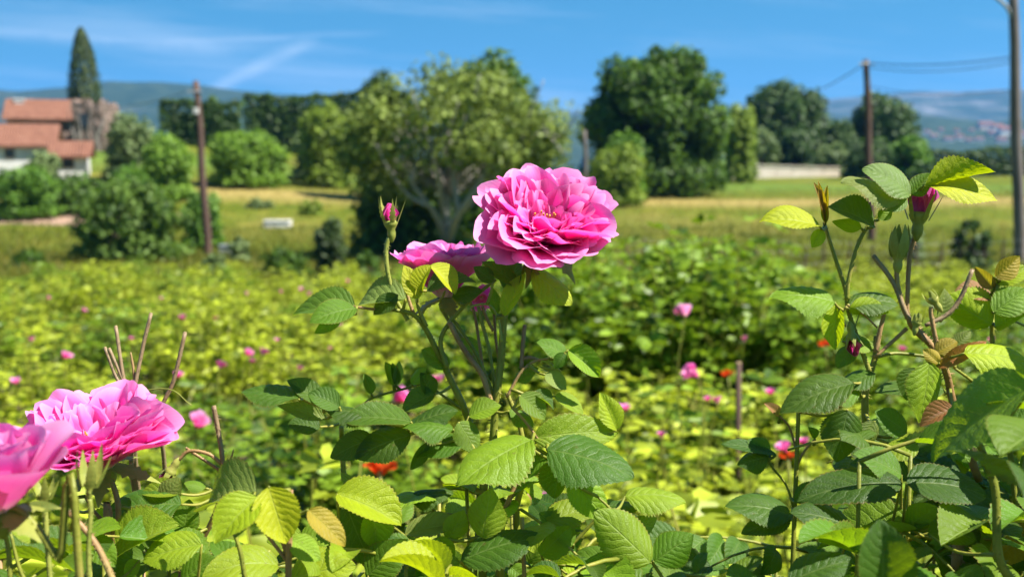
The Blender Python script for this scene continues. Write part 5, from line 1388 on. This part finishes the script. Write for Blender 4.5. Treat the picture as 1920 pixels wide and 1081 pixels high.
bud(RB, P(1684, 482, .615), RGT * .05 + UPV * 1, .0058, 40, petal_show=0, sepal_L=2.9, spread=(-3, 3), hip=.95, sw=.62, label='closed green rosebud', sepal_mat=M_HIP)
bud(RB, P(1722, 412, .618), RGT * .10 + UPV * .98, .0096, 41, color=(.48, .09, .34), sepal_L=1.9, spread=(7, 15), sw=.15, tight=.9, hip=.72, label='fat dusky-purple rosebud')
bud(RB, P(1752, 565, .612), RGT * -.5 + UPV * .7, .0042, 42, petal_show=0, sepal_L=1.6, label='shrivelled hip', spread=(0, 3))
bud(RB, P(1597, 628, .611), RGT * .15 - UPV, .0045, 43, color=(.16, .05, .03), sepal_L=1.6, sw=.3, label='withered brown hanging bud')
bud(RB, P(1718, 608, .606), RGT * .2 + UPV, .0036, 44, petal_show=0, sepal_L=1.7, label='small dry calyx', spread=(0, 4))
L = RB.leaf
L((1733, 347), (1866, 322), 44, .60, (0, -.55, .65), 'y', -.10, -.55, corr=.018)
L((1738, 348), (1870, 376), 38, .605, (0, .65, .55), 'y', .2, .45, corr=.016)
L((1690, 375), (1576, 342), 56, .602, (-.1, .75, .6), 'p', .2, .75, corr=.020)
L((1706, 366), (1616, 318), 66, .60, (0, .72, .68), 'p', .15, .75, corr=.022)
L((1700, 374), (1655, 395), 40, .60, (.1, .5, .8), 'p', .2, .3, corr=.02)
L((1710, 365), (1745, 325), 40, .606, (.4, .4, .7), 'n', .2, .3)
L((1640, 425), (1551, 388), 44, .61, (-.2, .75, .6), 'd', .15, .5)
L((1615, 428), (1560, 415), 26, .612, (0, -.5, .7), 'y', .1, -.3)
L((1648, 412), (1668, 380), 26, .61, (.4, .3, .8), 'l', .3, .2)
L((1538, 426), (1424, 416), 44, .605, (-.05, .85, .45), 'y', .35, .55, corr=.016)
L((1540, 430), (1522, 464), 36, .61, (.3, .0, .9), 'y', .5, .2)
for (t, w, tn) in [((1526, 342), 13, 'r'), ((1534, 338), 12, 'o'), ((1552, 347), 14, 'o'), ((1545, 372), 12, 'y')]:
    L((1548, 418), t, w, .615, (random.uniform(-.5, .5), .1, .9), tn, .7, .2)
L((1564, 566), (1442, 560), 54, .608, (-.05, .80, .55), 'l', .30, .6, corr=.017)
L((1590, 572), (1684, 572), 46, .612, (.05, .85, .45), 'b', .3, .7, corr=.018)
L((1592, 578), (1668, 586), 34, .606, (.1, -.4, .8), 'y', -.1, -.4)
L((1568, 572), (1566, 656), 40, .612, (-.4, .15, .85), 'y', .4, .25)
L((1580, 640), (1640, 655), 40, .618, (0, .7, .6), 'l', .25, .4)
L((1600, 650), (1570, 690), 34, .62, (0, .7, .5), 'n', .25, .4)
L((1860, 608), (1770, 560), 80, .635, (-.1, -.35, .85), 'y', -.15, -.5, corr=.018)
L((1862, 560), (1790, 545), 56, .645, (-.1, .8, .5), 'r', .3, .5, corr=.016)
L((1862, 540), (1828, 500), 26, .64, (-.5, .3, .7), 'r', .4, .3)
L((1866, 520), (1912, 480), 36, .635, (.2, .1, .9), 'o', .2, .3)
L((1866, 530), (1930, 505), 40, .64, (.2, .5, .7), 'y', .3, .4)
L((1862, 585), (1930, 545), 54, .632, (.2, .6, .7), 'l', .2, .4)
L((1866, 612), (1935, 580), 46, .632, (.2, -.3, .85), 'y', -.1, -.3)
L((1808, 662), (1935, 690), 58, .600, (.05, .70, .62), 'y', .2, .6)
L((1760, 690), (1850, 640), 26, .608, (.2, .5, .7), 'r', .5, .5)
L((1760, 680), (1730, 655), 36, .606, (-.3, .4, .8), 'o', .4, .4)
L((1755, 660), (1795, 640), 30, .61, (.2, .5, .7), 'o', .4, .5)
L((1760, 600), (1770, 540), 40, .63, (.5, .1, .85), 'p', .3, .3, corr=.02)
L((1790, 650), (1820, 620), 28, .63, (.3, .5, .7), 'p', .3, .4)
L((1742, 678), (1722, 792), 66, .605, (.25, .30, .9), 'l', .25, .3, corr=.016)
L((1720, 690), (1700, 750), 50, .615, (-.4, .3, .8), 'b', .3, .3)
L((1938, 722), (1750, 866), 112, .47, (-.30, .75, .35), 'n', .30, .35, .03, corr=.014)
L((1600, 718), (1462, 776), 66, .605, (-.15, .75, .6), 'b', .3, .5, corr=.016)
L((1612, 735), (1530, 745), 40, .612, (0, .8, .5), 'n', .2, .4)
L((1640, 700), (1570, 730), 44, .615, (0, .8, .5), 'b', .2, .4)
L((1590, 768), (1568, 866), 98, .60, (-.1, .45, .85), 'd', .12, .3)
L((1640, 790), (1610, 840), 50, .605, (.4, .4, .8), 'p', .3, .3, corr=.02)
L((1700, 810), (1640, 770), 60, .61, (.1, .5, .8), 'n', .2, .3)
L((1720, 830), (1655, 860), 50, .60, (0, .7, .6), 'l', .2, .4)
L((1790, 765), (1725, 800), 34, .598, (-.2, .6, .7), 'r', .5, .5)
L((1770, 730), (1640, 735), 44, .64, (0, .85, .4), 'b', .15, .3)
L((1690, 905), (1495, 940), 66, .56, (-.1, .85, .45), 'd', .2, .5)
L((1700, 905), (1850, 930), 78, .555, (.1, .85, .42), 'd', .15, .5)
L((1690, 890), (1600, 850), 50, .57, (0, .7, .6), 'n', .2, .4)
L((1655, 1110), (1650, 972), 124, .43, (-.05, .45, .85), 'd', .30, .5)
L((1600, 990), (1480, 960), 76, .55, (-.1, .8, .5), 'd', .2, .5)
L((1740, 1000), (1830, 1010), 66, .54, (.1, .8, .5), 'd', .2, .5)
L((1700, 985), (1760, 950), 60, .57, (.2, .5, .8), 'l', .2, .4)
L((1480, 1090), (1600, 1050), 66, .50, (0, .8, .5), 'd', .2, .4)
L((1485, 965), (1358, 950), 54, .60, (-.1, .85, .45), 'b', .25, .5)
L((1482, 975), (1390, 1000), 40, .595, (-.1, .7, .6), 'd', .2, .5)
L((1455, 852), (1352, 832), 22, .615, (-.1, .9, .3), 'd', .2, .3)
L((1440, 856), (1382, 872), 44, .612, (-.2, .5, .8), 'd', .2, .4)
L((1445, 850), (1400, 825), 30, .618, (-.2, .7, .6), 'b', .2, .3)
L((1462, 780), (1432, 755), 16, .62, (0, .6, .8), 'r', .4, .6)
L((1528, 822), (1515, 800), 22, .62, (0, .7, .6), 'n', .3, .4)
L((1490, 940), (1540, 900), 34, .61, (.3, .5, .7), 'b', .2, .3)
L((1915, 1000), (1860, 1060), 60, .58, (0, .5, .8), 'o', .3, .4)
L((1885, 960), (1930, 1000), 50, .60, (0, .6, .7), 'o', .3, .4)
L((1800, 1000), (1785, 930), 44, .60, (.2, .2, .9), 'o', .2, .3)

# ---------------------------------------------------------------- fill of ordinary leaves lower in the bushes -------------
LIMX = [-400, 0, 150, 200, 330, 430, 470, 560, 640, 660, 760, 860, 960, 1080, 1180, 1240, 1320, 1450, 1500, 1560, 1640, 1760, 1860, 1960, 2300]
LIMY = [940, 985, 1000, 985, 940, 930, 985, 985, 970, 950, 930, 830, 850, 900, 960, 985, 1010, 985, 900, 800, 760, 800, 780, 720, 640]
def lim(px): return float(np.interp(px, LIMX, LIMY))
def fill(bush, n, x0, x1, d0, d1, tones, y_extra=130, nleaf=3, seed=0):
    rs = np.random.RandomState(seed)
    for i in range(n):
        px = x0 + (x1 - x0) * (i + rs.rand()) / n; py = lim(px) + 45 + rs.rand() ** 1.3 * y_extra; d = rs.uniform(d0, d1)
        tip = P(px, py, d); g = bush.base + Vector((rs.uniform(-.07, .07), rs.uniform(-.05, .05), -.02))
        m = tip.lerp(g, .5); m.x += (tip.x - g.x) * .15; m.z += .06
        k1 = tip.lerp(m, .45) + Vector((0, 0, .02))
        bush.stem([g, m, k1, tip], .0026, .0011, M_STEM if rs.rand() < .7 else M_STEMR, 'cane', n=6, bristle=False, sub=4, record=False)
        for j in range(nleaf):
            u = j / nleaf * .8
            q = tip.lerp(k1, u); a = rs.rand() * 6.283
            dv = Vector((math.cos(a), math.sin(a) * .8 - .25, rs.uniform(.05, .55)))
            bush.compound(q, dv, rs.uniform(.055, .085), 5 if rs.rand() < .6 else 7, tones[rs.randint(len(tones))], up=Vector((rs.normal() * .25, -.35 + rs.normal() * .2, 1)), size=rs.uniform(.024, .041), lim=lim, droop=rs.uniform(.1, .45))
fill(LB, 13, -60, 470, .52, .70, 'nnlbpl', 120, 4, 1)
fill(YB, 3, 480, 640, .50, .60, 'nld', 60, 3, 2)
fill(CB, 24, 620, 1250, .56, .80, 'nnllbdy', 170, 4, 3)
fill(RB, 20, 1330, 1960, .52, .80, 'ndbnd', 220, 4, 4)  # dark tones deepen the lower right shade through leaf colour
# a neighbouring bush whose shoots rise just right of the frame and shade the lower right corner
SB = Bush('rose_bush', 'shady rose bush crowding in at the right picture edge beside the budding bush', base_at(2060, .60))
def fill_side(bush, n, seed):
    rs = np.random.RandomState(seed)
    for i in range(n):
        tx = rs.uniform(1970, 2420); tip = P(tx, rs.uniform(max(40, 800 - (tx - 1900) * 1.5), 950), rs.uniform(.46, .72)); g = bush.base + Vector((rs.uniform(-.07, .07), rs.uniform(-.05, .05), -.02))
        m = tip.lerp(g, .5); m.z += .05; k1 = tip.lerp(m, .45) + Vector((0, 0, .02))
        bush.stem([g, m, k1, tip], .0026, .0011, M_STEM, 'cane', n=6, bristle=False, sub=4, record=False)
        for j in range(4):
            q = tip.lerp(k1, j / 4 * .8); a = rs.rand() * 6.283; dv = Vector((math.cos(a), math.sin(a), rs.uniform(.05, .55)))
            bush.compound(q, dv, rs.uniform(.06, .09), 5, 'nbdl'[rs.randint(4)], size=rs.uniform(.034, .046), lim=lambda px: 760 if px < 1940 else max(0, 700 - (px - 1900) * 1.5), droop=rs.uniform(.1, .4))
fill_side(SB, 18, 6)
# deeper, shaded foliage inside the foreground bushes
def inner(bush, seed, H, Rr):
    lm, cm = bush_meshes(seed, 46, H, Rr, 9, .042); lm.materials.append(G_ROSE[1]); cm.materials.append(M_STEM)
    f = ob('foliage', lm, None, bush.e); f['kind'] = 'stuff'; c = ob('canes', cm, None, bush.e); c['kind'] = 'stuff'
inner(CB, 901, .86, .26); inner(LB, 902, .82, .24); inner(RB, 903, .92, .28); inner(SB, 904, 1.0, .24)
